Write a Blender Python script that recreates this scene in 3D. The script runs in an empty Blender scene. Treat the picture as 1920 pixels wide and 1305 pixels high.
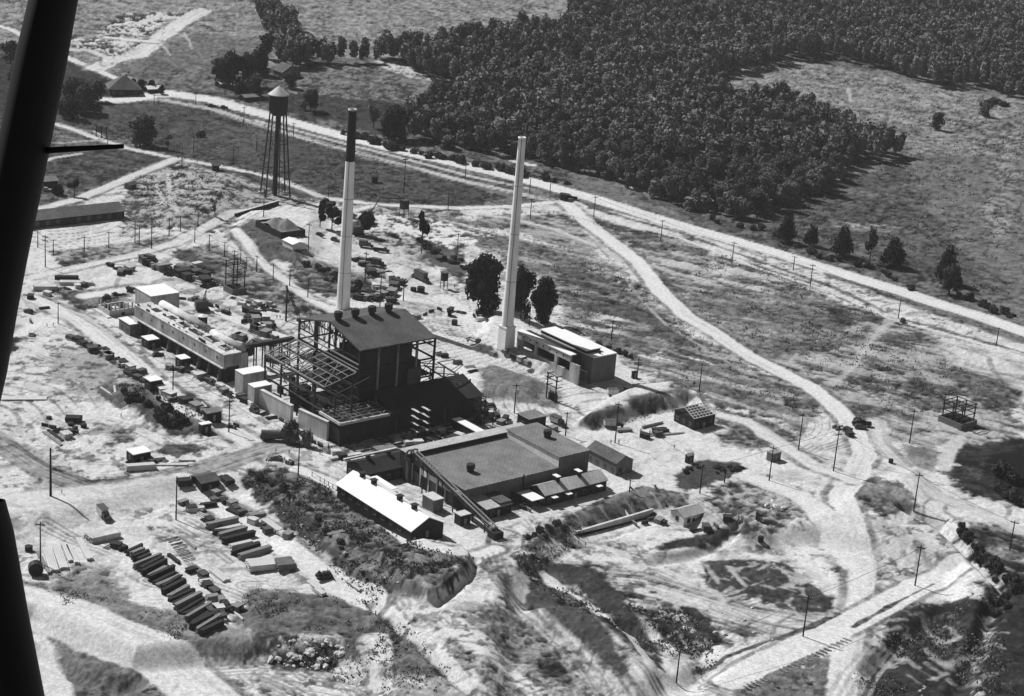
import bpy, math, random
import numpy as np
from mathutils import Vector, Matrix
rnd = random.Random(7)
R = math.radians
SC = bpy.context.scene
COL = SC.collection
# ------------------------------------------------------------------ camera, sky, sun, exposure
CAMH, FPX, PITCH, ROLL = 230.0, 3500.0, R(18.8), R(4.6)
_fw = np.array([0, math.cos(PITCH), -math.sin(PITCH)]); _u0 = np.array([0, math.sin(PITCH), math.cos(PITCH)]); _r0 = np.array([1., 0, 0])
_rt = math.cos(ROLL)*_r0 + math.sin(ROLL)*_u0
_up = math.cos(ROLL)*_u0 - math.sin(ROLL)*_r0
cd = bpy.data.cameras.new('camera'); cam = bpy.data.objects.new('camera', cd); COL.objects.link(cam)
cam.matrix_world = Matrix(((_rt[0], _up[0], -_fw[0], 0), (_rt[1], _up[1], -_fw[1], 0), (_rt[2], _up[2], -_fw[2], CAMH), (0, 0, 0, 1)))
cd.sensor_width = 36; cd.lens = 36*FPX/1920; cd.clip_start = 0.3; cd.clip_end = 30000
SC.camera = cam
SUN_AZ = math.atan2(-.82, .572); SUN_EL = R(47)
w = bpy.data.worlds.new('World'); SC.world = w; w.use_nodes = True
nt = w.node_tree; nt.nodes.clear()
sky = nt.nodes.new('ShaderNodeTexSky'); sky.sky_type = 'NISHITA'; sky.sun_disc = False
sky.sun_elevation = SUN_EL; sky.sun_rotation = SUN_AZ; sky.altitude = 200; sky.air_density = 1; sky.dust_density = 1
bw = nt.nodes.new('ShaderNodeRGBToBW'); bg = nt.nodes.new('ShaderNodeBackground'); bg.inputs[1].default_value = 0.05
wo = nt.nodes.new('ShaderNodeOutputWorld')
nt.links.new(sky.outputs[0], bw.inputs[0]); nt.links.new(bw.outputs[0], bg.inputs[0]); nt.links.new(bg.outputs[0], wo.inputs[0])
sd = bpy.data.lights.new('sun', 'SUN'); sd.energy = 5.0; sd.angle = R(.5); sd.color = (1, 1, 1)   # black and white picture: neutral light
so = bpy.data.objects.new('sun', sd); COL.objects.link(so)
_sv = Vector((-.82*math.cos(SUN_EL), .572*math.cos(SUN_EL), math.sin(SUN_EL))).normalized()
so.rotation_euler = _sv.to_track_quat('Z', 'Y').to_euler(); so.location = (0, 0, 300)
SC.view_settings.view_transform = 'Standard'; SC.view_settings.look = 'None'; SC.view_settings.gamma = 1
SC.view_settings.exposure = 0.2
SC.cycles.max_bounces = 4; SC.cycles.diffuse_bounces = 1
# ------------------------------------------------------------------ noise and terrain
def _h(i, j, s):
    n = (i.astype(np.int64)*374761393 + j.astype(np.int64)*668265263 + s*974634777) & 0xffffffff
    n = ((n ^ (n >> 13))*1274126177) & 0xffffffff
    return ((n ^ (n >> 16)) & 0xffff).astype(np.float32)/65535.
def vn(x, y, s=0):
    xi = np.floor(x); yi = np.floor(y); fx = (x-xi).astype(np.float32); fy = (y-yi).astype(np.float32)
    fx = fx*fx*(3-2*fx); fy = fy*fy*(3-2*fy)
    a = _h(xi, yi, s); b = _h(xi+1, yi, s); c = _h(xi, yi+1, s); d = _h(xi+1, yi+1, s)
    return (a*(1-fx)+b*fx)*(1-fy) + (c*(1-fx)+d*fx)*fy
def fbm(x, y, sc, o=4, s=0, g=.55):
    t = 0; a = 1; n = 0
    for k in range(o):
        ca, sa = math.cos(k*1.1+.3), math.sin(k*1.1+.3)
        t = t + a*vn((x*ca-y*sa)/sc+17*k, (x*sa+y*ca)/sc-9*k, s+k); n += a; a *= g; sc /= 2.03
    return t/n
def sst(a, b, x):
    t = np.clip((x-a)/(b-a), 0, 1); return t*t*(3-2*t)
def unp(px, py, z=0.):
    d = _fw + (px-960)/FPX*_rt - (py-652.5)/FPX*_up
    t = (z-CAMH)/d[2]; return np.array([d[0]*t, d[1]*t, z])
def proj(p):
    q = np.array([p[0], p[1], p[2]-CAMH]); de = q@_fw
    return 960+FPX*(q@_rt)/de, 652.5-FPX*(q@_up)/de
def sdpoly(X, Y, P):
    d = np.full(X.shape, 1e9, np.float32); ins = np.zeros(X.shape, bool); n = len(P)
    for i in range(n):
        ax, ay = P[i]; bx, by = P[(i+1) % n]; ex, ey = bx-ax, by-ay
        wx = X-ax; wy = Y-ay; t = np.clip((wx*ex+wy*ey)/(ex*ex+ey*ey+1e-9), 0, 1)
        d = np.minimum(d, (wx-ex*t)**2+(wy-ey*t)**2)
        c = ((ay > Y) != (by > Y))
        if abs(ey) > 1e-9: ins ^= c & (X < (bx-ax)*(Y-ay)/(by-ay)+ax)
    d = np.sqrt(d); return np.where(ins, -d, d)
def sdline(X, Y, P):
    d = np.full(X.shape, 1e9, np.float32); al = np.zeros(X.shape, np.float32); sg = np.ones(X.shape, np.float32); L = 0
    for i in range(len(P)-1):
        ax, ay = P[i]; bx, by = P[i+1]; ex, ey = bx-ax, by-ay; ll = math.hypot(ex, ey)+1e-6
        wx = X-ax; wy = Y-ay; t = np.clip((wx*ex+wy*ey)/(ll*ll), 0, 1)
        q = np.hypot(wx-ex*t, wy-ey*t); m = q < d
        d = np.where(m, q, d); al = np.where(m, L+t*ll, al); sg = np.where(m, np.sign(ex*wy-ey*wx), sg); L += ll
    return d, al, sg
def flat(P): return [tuple(unp(x, y)[:2]) for x, y in P]
# raised or lowered areas: (outline, height, softness)
PLAT = [
 ([(-200,1000),(140,960),(330,905),(470,905),(500,960),(600,1010),(700,1110),(790,1200),(900,1330),(900,1700),(-200,1700)], -3.0, 7),
 ([(-200,1110),(60,1120),(250,1200),(470,1185),(640,1190),(730,1250),(760,1400),(-200,1700)], -4.5, 4),
 ([(895,655),(915,605),(980,590),(1060,655),(1050,700),(1020,700),(965,680),(925,665)], 3.5, 3),
 ([(1085,800),(1130,765),(1190,738),(1270,730),(1310,750),(1330,790),(1290,760),(1200,775),(1140,800)], 4.5, 3),
 ([(430,440),(470,400),(600,400),(590,470),(560,490),(470,470)], 2.5, 5),
 ([(1060,990),(1200,935),(1290,950),(1400,1000),(1540,990),(1800,1050),(1800,1500),(900,1500),(960,1090),(1000,1050)], -4.0, 5),
 ([(1020,1120),(1150,1150),(1240,1240),(1200,1330),(1110,1200),(1000,1130)], 3.5, 4),
 ([(1640,1190),(1760,1120),(1900,1110),(2100,1200),(2100,1500),(1600,1400)], -1.6, 7),
 ([(220,730),(330,720),(400,760),(390,810),(300,800),(240,775)], 2.0, 5),
 ([(280,400),(330,330),(460,330),(430,400),(330,420)], 3.0, 10),
 ([(850,690),(930,690),(1010,720),(990,750),(900,745)], 2.0, 4),
 ([(1540,970),(1640,900),(1720,880),(1720,960),(1640,985)], 1.2, 5),
 ([(505,1040),(560,960),(640,975),(860,1040),(880,1100),(800,1130)], 1.5, 5),
]
PLAT += [([(700,1050),(790,1030),(868,1036),(884,1052),(878,1078),(858,1100),(832,1122),(800,1130),(750,1110)], 2.6, 1.4)]
PLAT = [(flat(p), h, s) for p, h, s in PLAT]
GUL = [([(1700,955),(1760,975),(1800,1010),(1850,1062),(1885,1095),(1860,1140),(1838,1190),(1815,1240),(1790,1320)], 3.6, 5),
       ([(1640,905),(1700,950),(1760,975)], 1.2, 3),
       ([(480,885),(560,985),(650,1075),(720,1130)], .8, 4),
       ([(895,1050),(885,1085),(850,1112),(820,1135)], 1.0, 2.5),
       ([(1080,1003),(1150,985),(1220,962)], .4, 1.5),
       ([(700,1120),(760,1175),(830,1240),(900,1310)], 1.6, 2.5),
       ([(960,1090),(1040,1130),(1130,1200),(1190,1280),(1210,1330)], 1.2, 5), ([(1000,1060),(1090,1085),(1170,1130),(1250,1200)], .9, 4), ([(60,1170),(150,1215),(220,1240),(250,1230)], 2.5, 5), ([(1230,1030),(1300,1018),(1380,985)], 2, 4),
       ([(1170,1150),(1280,1170),(1340,1220),(1290,1260)], 2.0, 6), ([(1640,1230),(1700,1170),(1760,1130)], 2, 5)]
GUL = [(flat(p), d, w_) for p, d, w_ in GUL]
FARN = [unp(x, y)[:2] for x, y in ((1300, 250),)]
def H(X, Y):
    X = np.asarray(X, np.float32); Y = np.asarray(Y, np.float32)
    z = np.zeros(X.shape, np.float32)
    for P, h, s in PLAT:
        xs = [p[0] for p in P]; ys = [p[1] for p in P]; m = (X > min(xs)-s*2) & (X < max(xs)+s*2) & (Y > min(ys)-s*2) & (Y < max(ys)+s*2)
        if m.any():
            d = sdpoly(X[m], Y[m], P); z[m] += h*sst(s, -s, d)
    for P, dp, wd in GUL:
        xs = [p[0] for p in P]; ys = [p[1] for p in P]; m = (X > min(xs)-30) & (X < max(xs)+30) & (Y > min(ys)-30) & (Y < max(ys)+30)
        if m.any():
            d, al, sg = sdline(X[m], Y[m], P); z[m] -= dp*sst(wd, 0, d)
    z += 26*sst(850, 1750, Y+.25*X)                      # hills rising behind the highway
    z += 7*(fbm(X, Y, 210, 2, 5)-.5)*sst(780, 1100, Y)
    return z
def G(px, py, dz=0.):
    z = 0.
    for k in range(40):
        p = unp(px, py, z+dz); zn = float(H(np.array([p[0]]), np.array([p[1]]))[0])
        if abs(zn-z) < .01: break
        z = z*.45+zn*.55
    p = unp(px, py, z+dz); return Vector((p[0], p[1], p[2]-dz))
def GP(P): return [tuple(G(x, y)[:2]) for x, y in P]
def hz(x, y): return float(H(np.array([x]), np.array([y]))[0])
# ------------------------------------------------------------------ materials (all grey: the photograph is black and white)
MC = {}
def mat(name, alb, rough=.9, var=.25, sc=1.5, spec=.2, bump=0, streak=0, metal=0, panel=0):
    if name in MC: return MC[name]
    m = bpy.data.materials.new(name); m.use_nodes = True; n = m.node_tree; b = n.nodes['Principled BSDF']
    b.inputs['Roughness'].default_value = rough; b.inputs['Specular IOR Level'].default_value = spec; b.inputs['Metallic'].default_value = metal
    tc = n.nodes.new('ShaderNodeTexCoord'); mp = n.nodes.new('ShaderNodeMapping'); n.links.new(tc.outputs['Object'], mp.inputs[0])
    if streak: mp.inputs['Scale'].default_value = (1, 1, .12)
    ns = n.nodes.new('ShaderNodeTexNoise'); ns.inputs['Scale'].default_value = sc; ns.inputs['Detail'].default_value = 6; ns.inputs['Roughness'].default_value = .7
    n.links.new(mp.outputs[0], ns.inputs[0])
    mr = n.nodes.new('ShaderNodeMapRange'); mr.inputs[1].default_value = .3; mr.inputs[2].default_value = .7
    mr.inputs[3].default_value = alb*(1-var); mr.inputs[4].default_value = min(.9, alb*(1+var))
    n.links.new(ns.outputs[0], mr.inputs[0]); out = mr.outputs[0]
    st_ = n.nodes.new('ShaderNodeTexNoise'); st_.inputs['Scale'].default_value = .16; st_.inputs['Detail'].default_value = 4; st_.inputs['Roughness'].default_value = .65; n.links.new(tc.outputs['Object'], st_.inputs[0])
    sr = n.nodes.new('ShaderNodeMapRange'); sr.inputs[1].default_value = .35; sr.inputs[2].default_value = .65; sr.inputs[3].default_value = 1-var*.7; sr.inputs[4].default_value = 1+var*.4; n.links.new(st_.outputs[0], sr.inputs[0])
    mm = n.nodes.new('ShaderNodeMath'); mm.operation = 'MULTIPLY'; n.links.new(out, mm.inputs[0]); n.links.new(sr.outputs[0], mm.inputs[1]); out = mm.outputs[0]
    if panel:
        bk = n.nodes.new('ShaderNodeTexBrick'); bk.inputs['Scale'].default_value = panel; bk.inputs['Mortar Size'].default_value = .025; bk.inputs['Color1'].default_value = (1, 1, 1, 1); bk.inputs['Color2'].default_value = (.84, .84, .84, 1); bk.inputs['Mortar'].default_value = (.55, .55, .55, 1)
        n.links.new(tc.outputs['Object'], bk.inputs[0]); m3 = n.nodes.new('ShaderNodeMath'); m3.operation = 'MULTIPLY'; n.links.new(out, m3.inputs[0]); n.links.new(bk.outputs[0], m3.inputs[1]); out = m3.outputs[0]
    cb = n.nodes.new('ShaderNodeCombineColor')
    for k in range(3): n.links.new(out, cb.inputs[k])
    n.links.new(cb.outputs[0], b.inputs['Base Color'])
    if bump:
        bp = n.nodes.new('ShaderNodeBump'); bp.inputs['Strength'].default_value = bump; bp.inputs['Distance'].default_value = .2
        n.links.new(ns.outputs[0], bp.inputs['Height']); n.links.new(bp.outputs[0], b.inputs['Normal'])
    MC[name] = m; return m
def gmat():
    m = bpy.data.materials.new('earth_and_grass'); m.use_nodes = True; n = m.node_tree; b = n.nodes['Principled BSDF']
    b.inputs['Roughness'].default_value = 1; b.inputs['Specular IOR Level'].default_value = 0
    at = n.nodes.new('ShaderNodeAttribute'); at.attribute_name = 'soil'
    geo = n.nodes.new('ShaderNodeNewGeometry')
    ns = n.nodes.new('ShaderNodeTexNoise'); ns.inputs['Scale'].default_value = .9; ns.inputs['Detail'].default_value = 5; ns.inputs['Roughness'].default_value = .75
    n.links.new(geo.outputs['Position'], ns.inputs[0])
    mr = n.nodes.new('ShaderNodeMapRange'); mr.inputs[1].default_value = .28; mr.inputs[2].default_value = .72; mr.inputs[3].default_value = .66; mr.inputs[4].default_value = 1.34
    n.links.new(ns.outputs[0], mr.inputs[0])
    n2 = n.nodes.new('ShaderNodeTexNoise'); n2.inputs['Scale'].default_value = 3.4; n2.inputs['Detail'].default_value = 3; n.links.new(geo.outputs['Position'], n2.inputs[0])
    m2 = n.nodes.new('ShaderNodeMapRange'); m2.inputs[1].default_value = .3; m2.inputs[2].default_value = .7; m2.inputs[3].default_value = .8; m2.inputs[4].default_value = 1.2
    n.links.new(n2.outputs[0], m2.inputs[0])
    m0 = n.nodes.new('ShaderNodeMath'); m0.operation = 'MULTIPLY'; n.links.new(mr.outputs[0], m0.inputs[0]); n.links.new(m2.outputs[0], m0.inputs[1])
    mu = n.nodes.new('ShaderNodeMath'); mu.operation = 'MULTIPLY'; n.links.new(at.outputs['Fac'], mu.inputs[0]); n.links.new(m0.outputs[0], mu.inputs[1])
    cb = n.nodes.new('ShaderNodeCombineColor')
    for k in range(3): n.links.new(mu.outputs[0], cb.inputs[k])
    n.links.new(cb.outputs[0], b.inputs['Base Color'])
    bp = n.nodes.new('ShaderNodeBump'); bp.inputs['Strength'].default_value = .5; bp.inputs['Distance'].default_value = .35
    n.links.new(ns.outputs[0], bp.inputs['Height']); n.links.new(bp.outputs[0], b.inputs['Normal'])
    return m
# ------------------------------------------------------------------ objects
def tag(o, label=None, cat=None, group=None, kind=None):
    if label: o['label'] = label
    if cat: o['category'] = cat
    if group: o['group'] = group
    o['kind'] = kind or 'thing'
    return o
def thing(name, label, cat, loc, rz=0, group=None):
    o = bpy.data.objects.new(name, None); o.empty_display_size = .5; COL.objects.link(o); o.location = loc; o.rotation_euler = (0, 0, rz)
    return tag(o, label, cat, group)
class MB:
    def __init__(s): s.v = []; s.f = []
    def add(s, v, f):
        n = len(s.v); s.v += [tuple(p) for p in v]; s.f += [tuple(i+n for i in q) for q in f]; return s
    def box(s, x0, x1, y0, y1, z0, z1):
        return s.add([(x, y, z) for z in (z0, z1) for x, y in ((x0, y0), (x1, y0), (x1, y1), (x0, y1))],
                     [(3, 2, 1, 0), (4, 5, 6, 7), (0, 1, 5, 4), (1, 2, 6, 5), (2, 3, 7, 6), (3, 0, 4, 7)])
    def beam(s, a, b, w_=.3, h=None):
        a = Vector(a); b = Vector(b); d = b-a
        if d.length < 1e-6: return s
        d.normalize(); h = h or w_
        u = Vector((0, 0, 1)) if abs(d.z) < .95 else Vector((1, 0, 0))
        x = d.cross(u).normalized(); y = x.cross(d).normalized()
        v = [p+x*i*w_/2+y*j*h/2 for p in (a, b) for i, j in ((-1, -1), (1, -1), (1, 1), (-1, 1))]
        return s.add(v, [(0, 1, 2, 3), (7, 6, 5, 4), (4, 5, 1, 0), (5, 6, 2, 1), (6, 7, 3, 2), (7, 4, 0, 3)])
    def cyl(s, a, b, r0, r1=None, n=10, cap=True):
        a = Vector(a); b = Vector(b); d = (b-a).normalized(); r1 = r0 if r1 is None else r1
        u = Vector((0, 0, 1)) if abs(d.z) < .95 else Vector((1, 0, 0))
        x = d.cross(u).normalized(); y = d.cross(x).normalized()
        v = []
        for p, r in ((a, r0), (b, r1)):
            for i in range(n):
                t = 2*math.pi*i/n; v.append(p+(x*math.cos(t)+y*math.sin(t))*max(r, 1e-4))
        f = [(i, (i+1) % n, n+(i+1) % n, n+i) for i in range(n)]
        if cap: f += [tuple(range(n))[::-1], tuple(range(n, 2*n))]
        return s.add(v, f)
    def lathe(s, prof, n=24, c=(0, 0)):
        v = []; f = []
        for r, z in prof:
            for i in range(n):
                t = 2*math.pi*i/n; v.append((c[0]+max(r, 1e-3)*math.cos(t), c[1]+max(r, 1e-3)*math.sin(t), z))
        for k in range(len(prof)-1):
            for i in range(n): f.append((k*n+i, k*n+(i+1) % n, (k+1)*n+(i+1) % n, (k+1)*n+i))
        return s.add(v, f)
    def prism(s, pts, y0, y1, ax='y'):          # outline in x,z extruded along y (or in y,z along x)
        n = len(pts)
        if ax == 'y': v = [(p[0], y, p[1]) for y in (y0, y1) for p in pts]
        else: v = [(y, p[0], p[1]) for y in (y0, y1) for p in pts]
        f = [tuple(range(n)), tuple(range(n, 2*n))[::-1]]+[(i, n+i, n+(i+1) % n, (i+1) % n) for i in range(n)]
        return s.add(v, f)
    def hull(s, bot, top):                        # two matching loops
        n = len(bot); f = [tuple(range(n))[::-1], tuple(range(n, 2*n))]+[(i, (i+1) % n, n+(i+1) % n, n+i) for i in range(n)]
        return s.add(list(bot)+list(top), f)
    def mesh(s, name, m=None, smooth=False):
        me = bpy.data.meshes.new(name); me.from_pydata(s.v, [], s.f); me.update()
        if m: me.materials.append(m)
        import bmesh
        b = bmesh.new(); b.from_mesh(me); bmesh.ops.recalc_face_normals(b, faces=b.faces); b.to_mesh(me); b.free()
        if smooth: me.polygons.foreach_set('use_smooth', [True]*len(me.polygons))
        return me
    def build(s, name, m, parent=None, smooth=False, loc=(0, 0, 0), rz=0):
        o = bpy.data.objects.new(name, s.mesh(name, m, smooth)); COL.objects.link(o)
        o.parent = parent; o.location = loc; o.rotation_euler = (0, 0, rz); return o
def kids(o): return [c for c in bpy.data.objects if c.parent == o]
KC = {}
def dup(root, loc, rz=0, label=None, group=None, sc=None):
    if root not in KC: KC[root] = [(c, kids(c)) for c in kids(root)]
    r = root.copy(); COL.objects.link(r); r.location = loc; r.rotation_euler = (0, 0, rz)
    if sc: r.scale = sc if hasattr(sc, '__len__') else (sc, sc, sc)
    if label: r['label'] = label
    if group: r['group'] = group
    for ch, gs in KC[root]:
        c = ch.copy(); COL.objects.link(c); c.parent = r
        for g in gs: d = g.copy(); COL.objects.link(d); d.parent = c
    return r
GA = R(-50)
def axes(a): return Vector((math.cos(a), math.sin(a), 0)), Vector((-math.sin(a), math.cos(a), 0))
def up_h(p, pxh):    # height in metres of a vertical that is pxh pixels tall on the photograph, standing at p
    y = proj(p)[1]; lo, hi = 0., 150.
    for _ in range(30):
        m = (lo+hi)/2
        if y-proj((p[0], p[1], p[2]+m))[1] < pxh: lo = m
        else: hi = m
    return lo
ORD = ['first', 'second', 'third', 'fourth', 'fifth', 'sixth', 'seventh', 'eighth', 'ninth', 'tenth', 'eleventh', 'twelfth', 'thirteenth', 'fourteenth', 'fifteenth', 'sixteenth', 'seventeenth', 'eighteenth', 'nineteenth', 'twentieth']
def ordn(i):
    if i < 20: return ORD[i]
    if i % 10 == 9: return ('thirtieth', 'fortieth', 'fiftieth', 'sixtieth')[i//10-2]
    return ('twenty', 'thirty', 'forty', 'fifty', 'sixty')[i//10-2]+'-'+ORD[i % 10]
# ------------------------------------------------------------------ ground sheet
def make_ground():
    nd, ne = 1080, 50
    uc = np.linspace(-.34, .34, nd); e = .34+np.cumsum(np.geomspace(.002, .1, ne)); U = np.concatenate([-e[::-1], uc, e])
    iv = np.linspace(1/372., 1/2300., 900); Yc = 1/iv
    Yr = np.concatenate([np.linspace(-700, 350, 22), Yc, np.geomspace(2400, 11000, 26)])
    Xg = U[None, :]*np.maximum(Yr, 400)[:, None]; Yg = np.repeat(Yr[:, None], len(U), 1)
    X = Xg.ravel().astype(np.float32); Y = Yg.ravel().astype(np.float32)
    Z = H(X, Y)
    n25 = fbm(X, Y, 26, 4, 11); n6 = fbm(X, Y, 7, 4, 21, .6); n2 = fbm(X, Y, 2.2, 3, 31, .7)
    ca, sa = math.cos(R(-28)), math.sin(R(-28)); Xr = X*ca+Y*sa; Yr_ = -X*sa+Y*ca
    st = fbm(Xr/5, Yr_, 5, 4, 41, .65)                 # streaky, drawn out along the slope
    near = sst(2300, 1800, Y)
    WX = (fbm(X, Y, 34, 3, 51)-.5)*2; WY = (fbm(X, Y, 34, 3, 61)-.5)*2
    A = np.full(X.shape, .15, np.float32); rough = np.full(X.shape, .25, np.float32); cls = np.zeros(X.shape, np.int8)
    def bb(P, m):
        xs = [p[0] for p in P]; ys = [p[1] for p in P]
        return np.where((X > min(xs)-m) & (X < max(xs)+m) & (Y > min(ys)-m) & (Y < max(ys)+m))[0]
    def area(px, a, b=None, k=.5, rag=3, soft=2, ns='n', ro=None, c=None, wd=.08):
        # a = albedo, b = albedo of the patches in it, k = share of the patches
        P = GP(px); i = bb(P, rag+soft+14); x, y = X[i], Y[i]
        wa = min(rag, 7)*1.1; x = x+WX[i]*wa; y = y+WY[i]*wa*1.5; rag = rag*1.2; soft = soft*.6
        d = sdpoly(x, y, P)+rag*2*(.6*n6[i]+.4*n25[i]-.5)*1.6+min(rag, 4)*1.3*(n2[i]-.5)
        m = sst(soft, -soft, d)
        N = {'n': .45*n6[i]+.15*n25[i]+.4*n2[i], 's': .75*st[i]+.25*n6[i], 'f': .5*n2[i]+.5*n6[i]}[ns]
        v = np.full(i.shape, a, np.float32)
        if b is not None: t = sst(.5+(k-.5)*.45+wd, .5+(k-.5)*.45-wd, N); v = np.exp(np.log(a)*(1-t)+np.log(b)*t)
        A[i] = A[i]*(1-m)+v*m
        if ro is not None: rough[i] = rough[i]*(1-m)+ro*m
        if c: cls[i[m > .5]] = c
    def line(px, wd, a, soft=1.2, rag=1., rut=0, c=None, op=1., rs=1.3):
        P = GP(px); i = bb(P, wd+8)
        d, al, sg = sdline(X[i], Y[i], P)
        e_ = d+rag*2*(n6[i]-.5); m = sst(wd/2+soft*.55, wd/2-soft*.3, e_)*op
        v = a
        if rut:
            q = vn(d*sg/rs+50, al/38., 77)*.6+vn(d*sg/rs*2.1, al/16., 78)*.4
            v = a*(1-rut*(1-sst(.2, .62, q)))
        ed = sst(wd/2+soft*2.2, wd/2+soft*1.2, d)*(1-m)*(sst(.3, .5, n6[i])*.75 if c else 0); A[i] = A[i]*(1-ed)+.17*ed
        A[i] = A[i]*(1-m)+v*m; rough[i] = rough[i]*(1-m)+.05*m
        if c: cls[i[m > .5]] = c
    FIELD, ROAD, HWY, YARD, WATER = 1, 2, 3, 4, 5
    # --- wide zones
    area([(-300,-300),(2300,-300),(2300,600),(1500,480),(1000,330),(600,230),(300,160),(-300,100)], .13, .095, .5, 10, 8, c=FIELD, ro=.15)
    area([(-300,-80),(1100,-80),(1070,60),(800,110),(560,110),(400,170),(240,150),(60,100),(-300,60)], .235, .185, .45, 4, 3, ns='f', c=FIELD, ro=.1, wd=.3)
    area([(200,125),(300,95),(370,60),(500,70),(510,110),(400,168),(330,165),(250,148)], .15, .19, .35, 4, 5, ns='f', c=FIELD)
    area([(520,170),(545,140),(640,118),(745,116),(830,148),(860,162),(800,200),(700,190),(600,200)], .17, .12, .4, 3, 3, ns='f', c=FIELD)
    area([(520,172),(800,200),(760,262),(600,222),(520,200)], .065, .11, .4, 4, 4, ns='n', c=FIELD)
    area([(700,114),(750,116),(790,138),(860,152),(840,160),(770,146),(720,128)], .42, .2, .4, 2, 2, ns='f')
    area([(-200,215),(110,212),(260,190),(400,195),(480,222),(700,300),(870,345),(950,372),(860,388),(700,385),(560,372),(340,298),(240,258),(130,238),(-200,260)], .09, .13, .35, 3, 2, ns='n', c=FIELD, ro=.2)
    area([(-200,270),(60,275),(180,272),(240,282),(310,298),(200,345),(110,362),(-200,380)], .095, .14, .3, 3, 3, c=FIELD)
    area([(-200,100),(120,112),(200,150),(300,170),(230,200),(100,212),(-200,215)], .06, .12, .3, 3, 3, c=FIELD)
    # right hand pasture beyond the highway
    area([(1060,322),(1400,110),(1950,160),(2300,300),(2300,760),(1913,600),(1680,525),(1400,450),(1200,385)], .14, .18, .45, 6, 5, ns='f', c=FIELD, ro=.25, wd=.25)
    area([(1340,140),(1480,108),(1760,162),(1930,190),(1930,290),(1700,290),(1560,220),(1400,190)], .225, .18, .4, 4, 4, ns='f', c=FIELD, ro=.15, wd=.3)
    area([(1840,250),(1900,230),(1915,420),(1860,470),(1820,400),(1870,330)], .22, .15, .5, 8, 10, ns='f')
    area([(1160,350),(1400,405),(1600,330),(1700,300),(1760,420),(1900,560),(1680,520),(1400,448)], .095, .14, .4, 6, 6, ns='s', c=FIELD, ro=.3)
    area([(1540,405),(1700,425),(1690,440),(1560,425)], .26, .12, .5, 3, 3, ns='s')
    # --- plant land: pale bare clay
    area([(-300,440),(60,430),(240,330),(330,300),(560,372),(860,392),(1060,382),(1200,400),(1913,640),(2300,760),(2300,1800),(-500,1800)], .5, .44, .4, 5, 4, ns='f', ro=.35, wd=.25)
    area([(250,330),(330,300),(560,372),(860,392),(900,430),(840,520),(700,500),(620,380),(470,390),(430,430),(230,440),(230,370)], .34, .13, .45, 4, 3, ns='n', ro=.6)
    area([(100,470),(230,455),(330,440),(300,470),(200,490),(110,500)], .26, .12, .5, 2, 2, ns='n')
    area([(330,470),(400,455),(520,520),(620,600),(560,600),(430,540),(340,500)], .2, .1, .45, 3, 3, ns='n', ro=.6)
    area([(330,465),(420,500),(420,520),(350,490)], .09, .15, .4, 2, 2)
    area([(430,440),(470,410),(560,455),(600,470),(560,495),(480,490)], .11, .17, .4, 2, 3, ns='n', ro=.7)
    area([(540,490),(640,480),(700,500),(740,560),(620,560),(560,530)], .15, .08, .5, 3, 3, ns='n', ro=.8)
    area([(560,470),(640,440),(760,470),(880,540),(900,600),(820,600),(760,560),(700,520)], .44, .3, .3, 3, 3, ns='n')
    area([(770,440),(870,470),(890,540),(860,520),(800,480)], .1, .16, .4, 3, 3)
    # grassy slope between chimney two and the curved road
    area([(820,400),(960,415),(1090,445),(1180,500),(1220,560),(1320,640),(1440,700),(1560,790),(1500,830),(1400,770),(1250,730),(1170,660),(1060,610),(1040,540),(900,460)], .15, .34, .42, 5, 4, ns='s', ro=.6, c=FIELD, wd=.06)
    area([(1050,500),(1180,520),(1240,590),(1310,640),(1300,680),(1200,650),(1060,590)], .095, .24, .4, 4, 5, ns='s', ro=.5, c=FIELD, wd=.07)
    area([(890,405),(1060,400),(1130,460),(1100,470),(960,430)], .3, .14, .4, 4, 4, ns='s')
    area([(1110,400),(1280,450),(1500,540),(1700,605),(1913,680),(1913,850),(1800,830),(1650,790),(1590,760),(1480,690),(1330,620),(1260,560),(1200,480)], .29, .11, .48, 6, 5, ns='s', ro=.6, c=FIELD, wd=.07)
    area([(1200,440),(1500,520),(1640,600),(1500,600),(1260,530)], .4, .15, .5, 4, 4, ns='s', wd=.08)
    area([(1290,540),(1540,560),(1600,600),(1560,650),(1420,680),(1310,610)], .14, .26, .4, 5, 5, ns='s', ro=.6)
    area([(1545,580),(1570,578),(1600,600),(1590,615),(1560,605)], .06, .1, .5, 2, 3)
    area([(1430,700),(1600,650),(1660,605),(1720,620),(1560,720),(1500,780)], .34, .15, .5, 6, 5, ns='s')
    area([(1740,620),(1930,680),(1930,740),(1780,680)], .45, .3, .4, 6, 6, ns='s')
    area([(1770,690),(1920,745),(1920,790),(1840,760)], .09, .17, .4, 5, 5, ns='s')
    area([(1640,790),(1760,760),(1930,800),(1930,840),(1760,830),(1650,830)], .36, .18, .5, 4, 4, ns='s')
    # dark wet ground right
    area([(1760,880),(1800,830),(1890,810),(2100,830),(2100,1000),(1920,960),(1840,940),(1780,920)], .045, .08, .4, 4, 4, ns='s', ro=.5, c=FIELD)
    area([(1860,850),(1990,830),(1990,960),(1900,950),(1850,900)], .014, .02, .5, 3, 5, c=WATER, ro=.05)
    area([(1690,830),(1740,835),(1770,850),(1740,880),(1700,870)], .12, .3, .5, 3, 3)
    area([(1600,900),(1640,885),(1700,920),(1730,950),(1700,975),(1650,975),(1605,930)], .17, .25, .4, 3, 2, ns='s', ro=.5)
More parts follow.
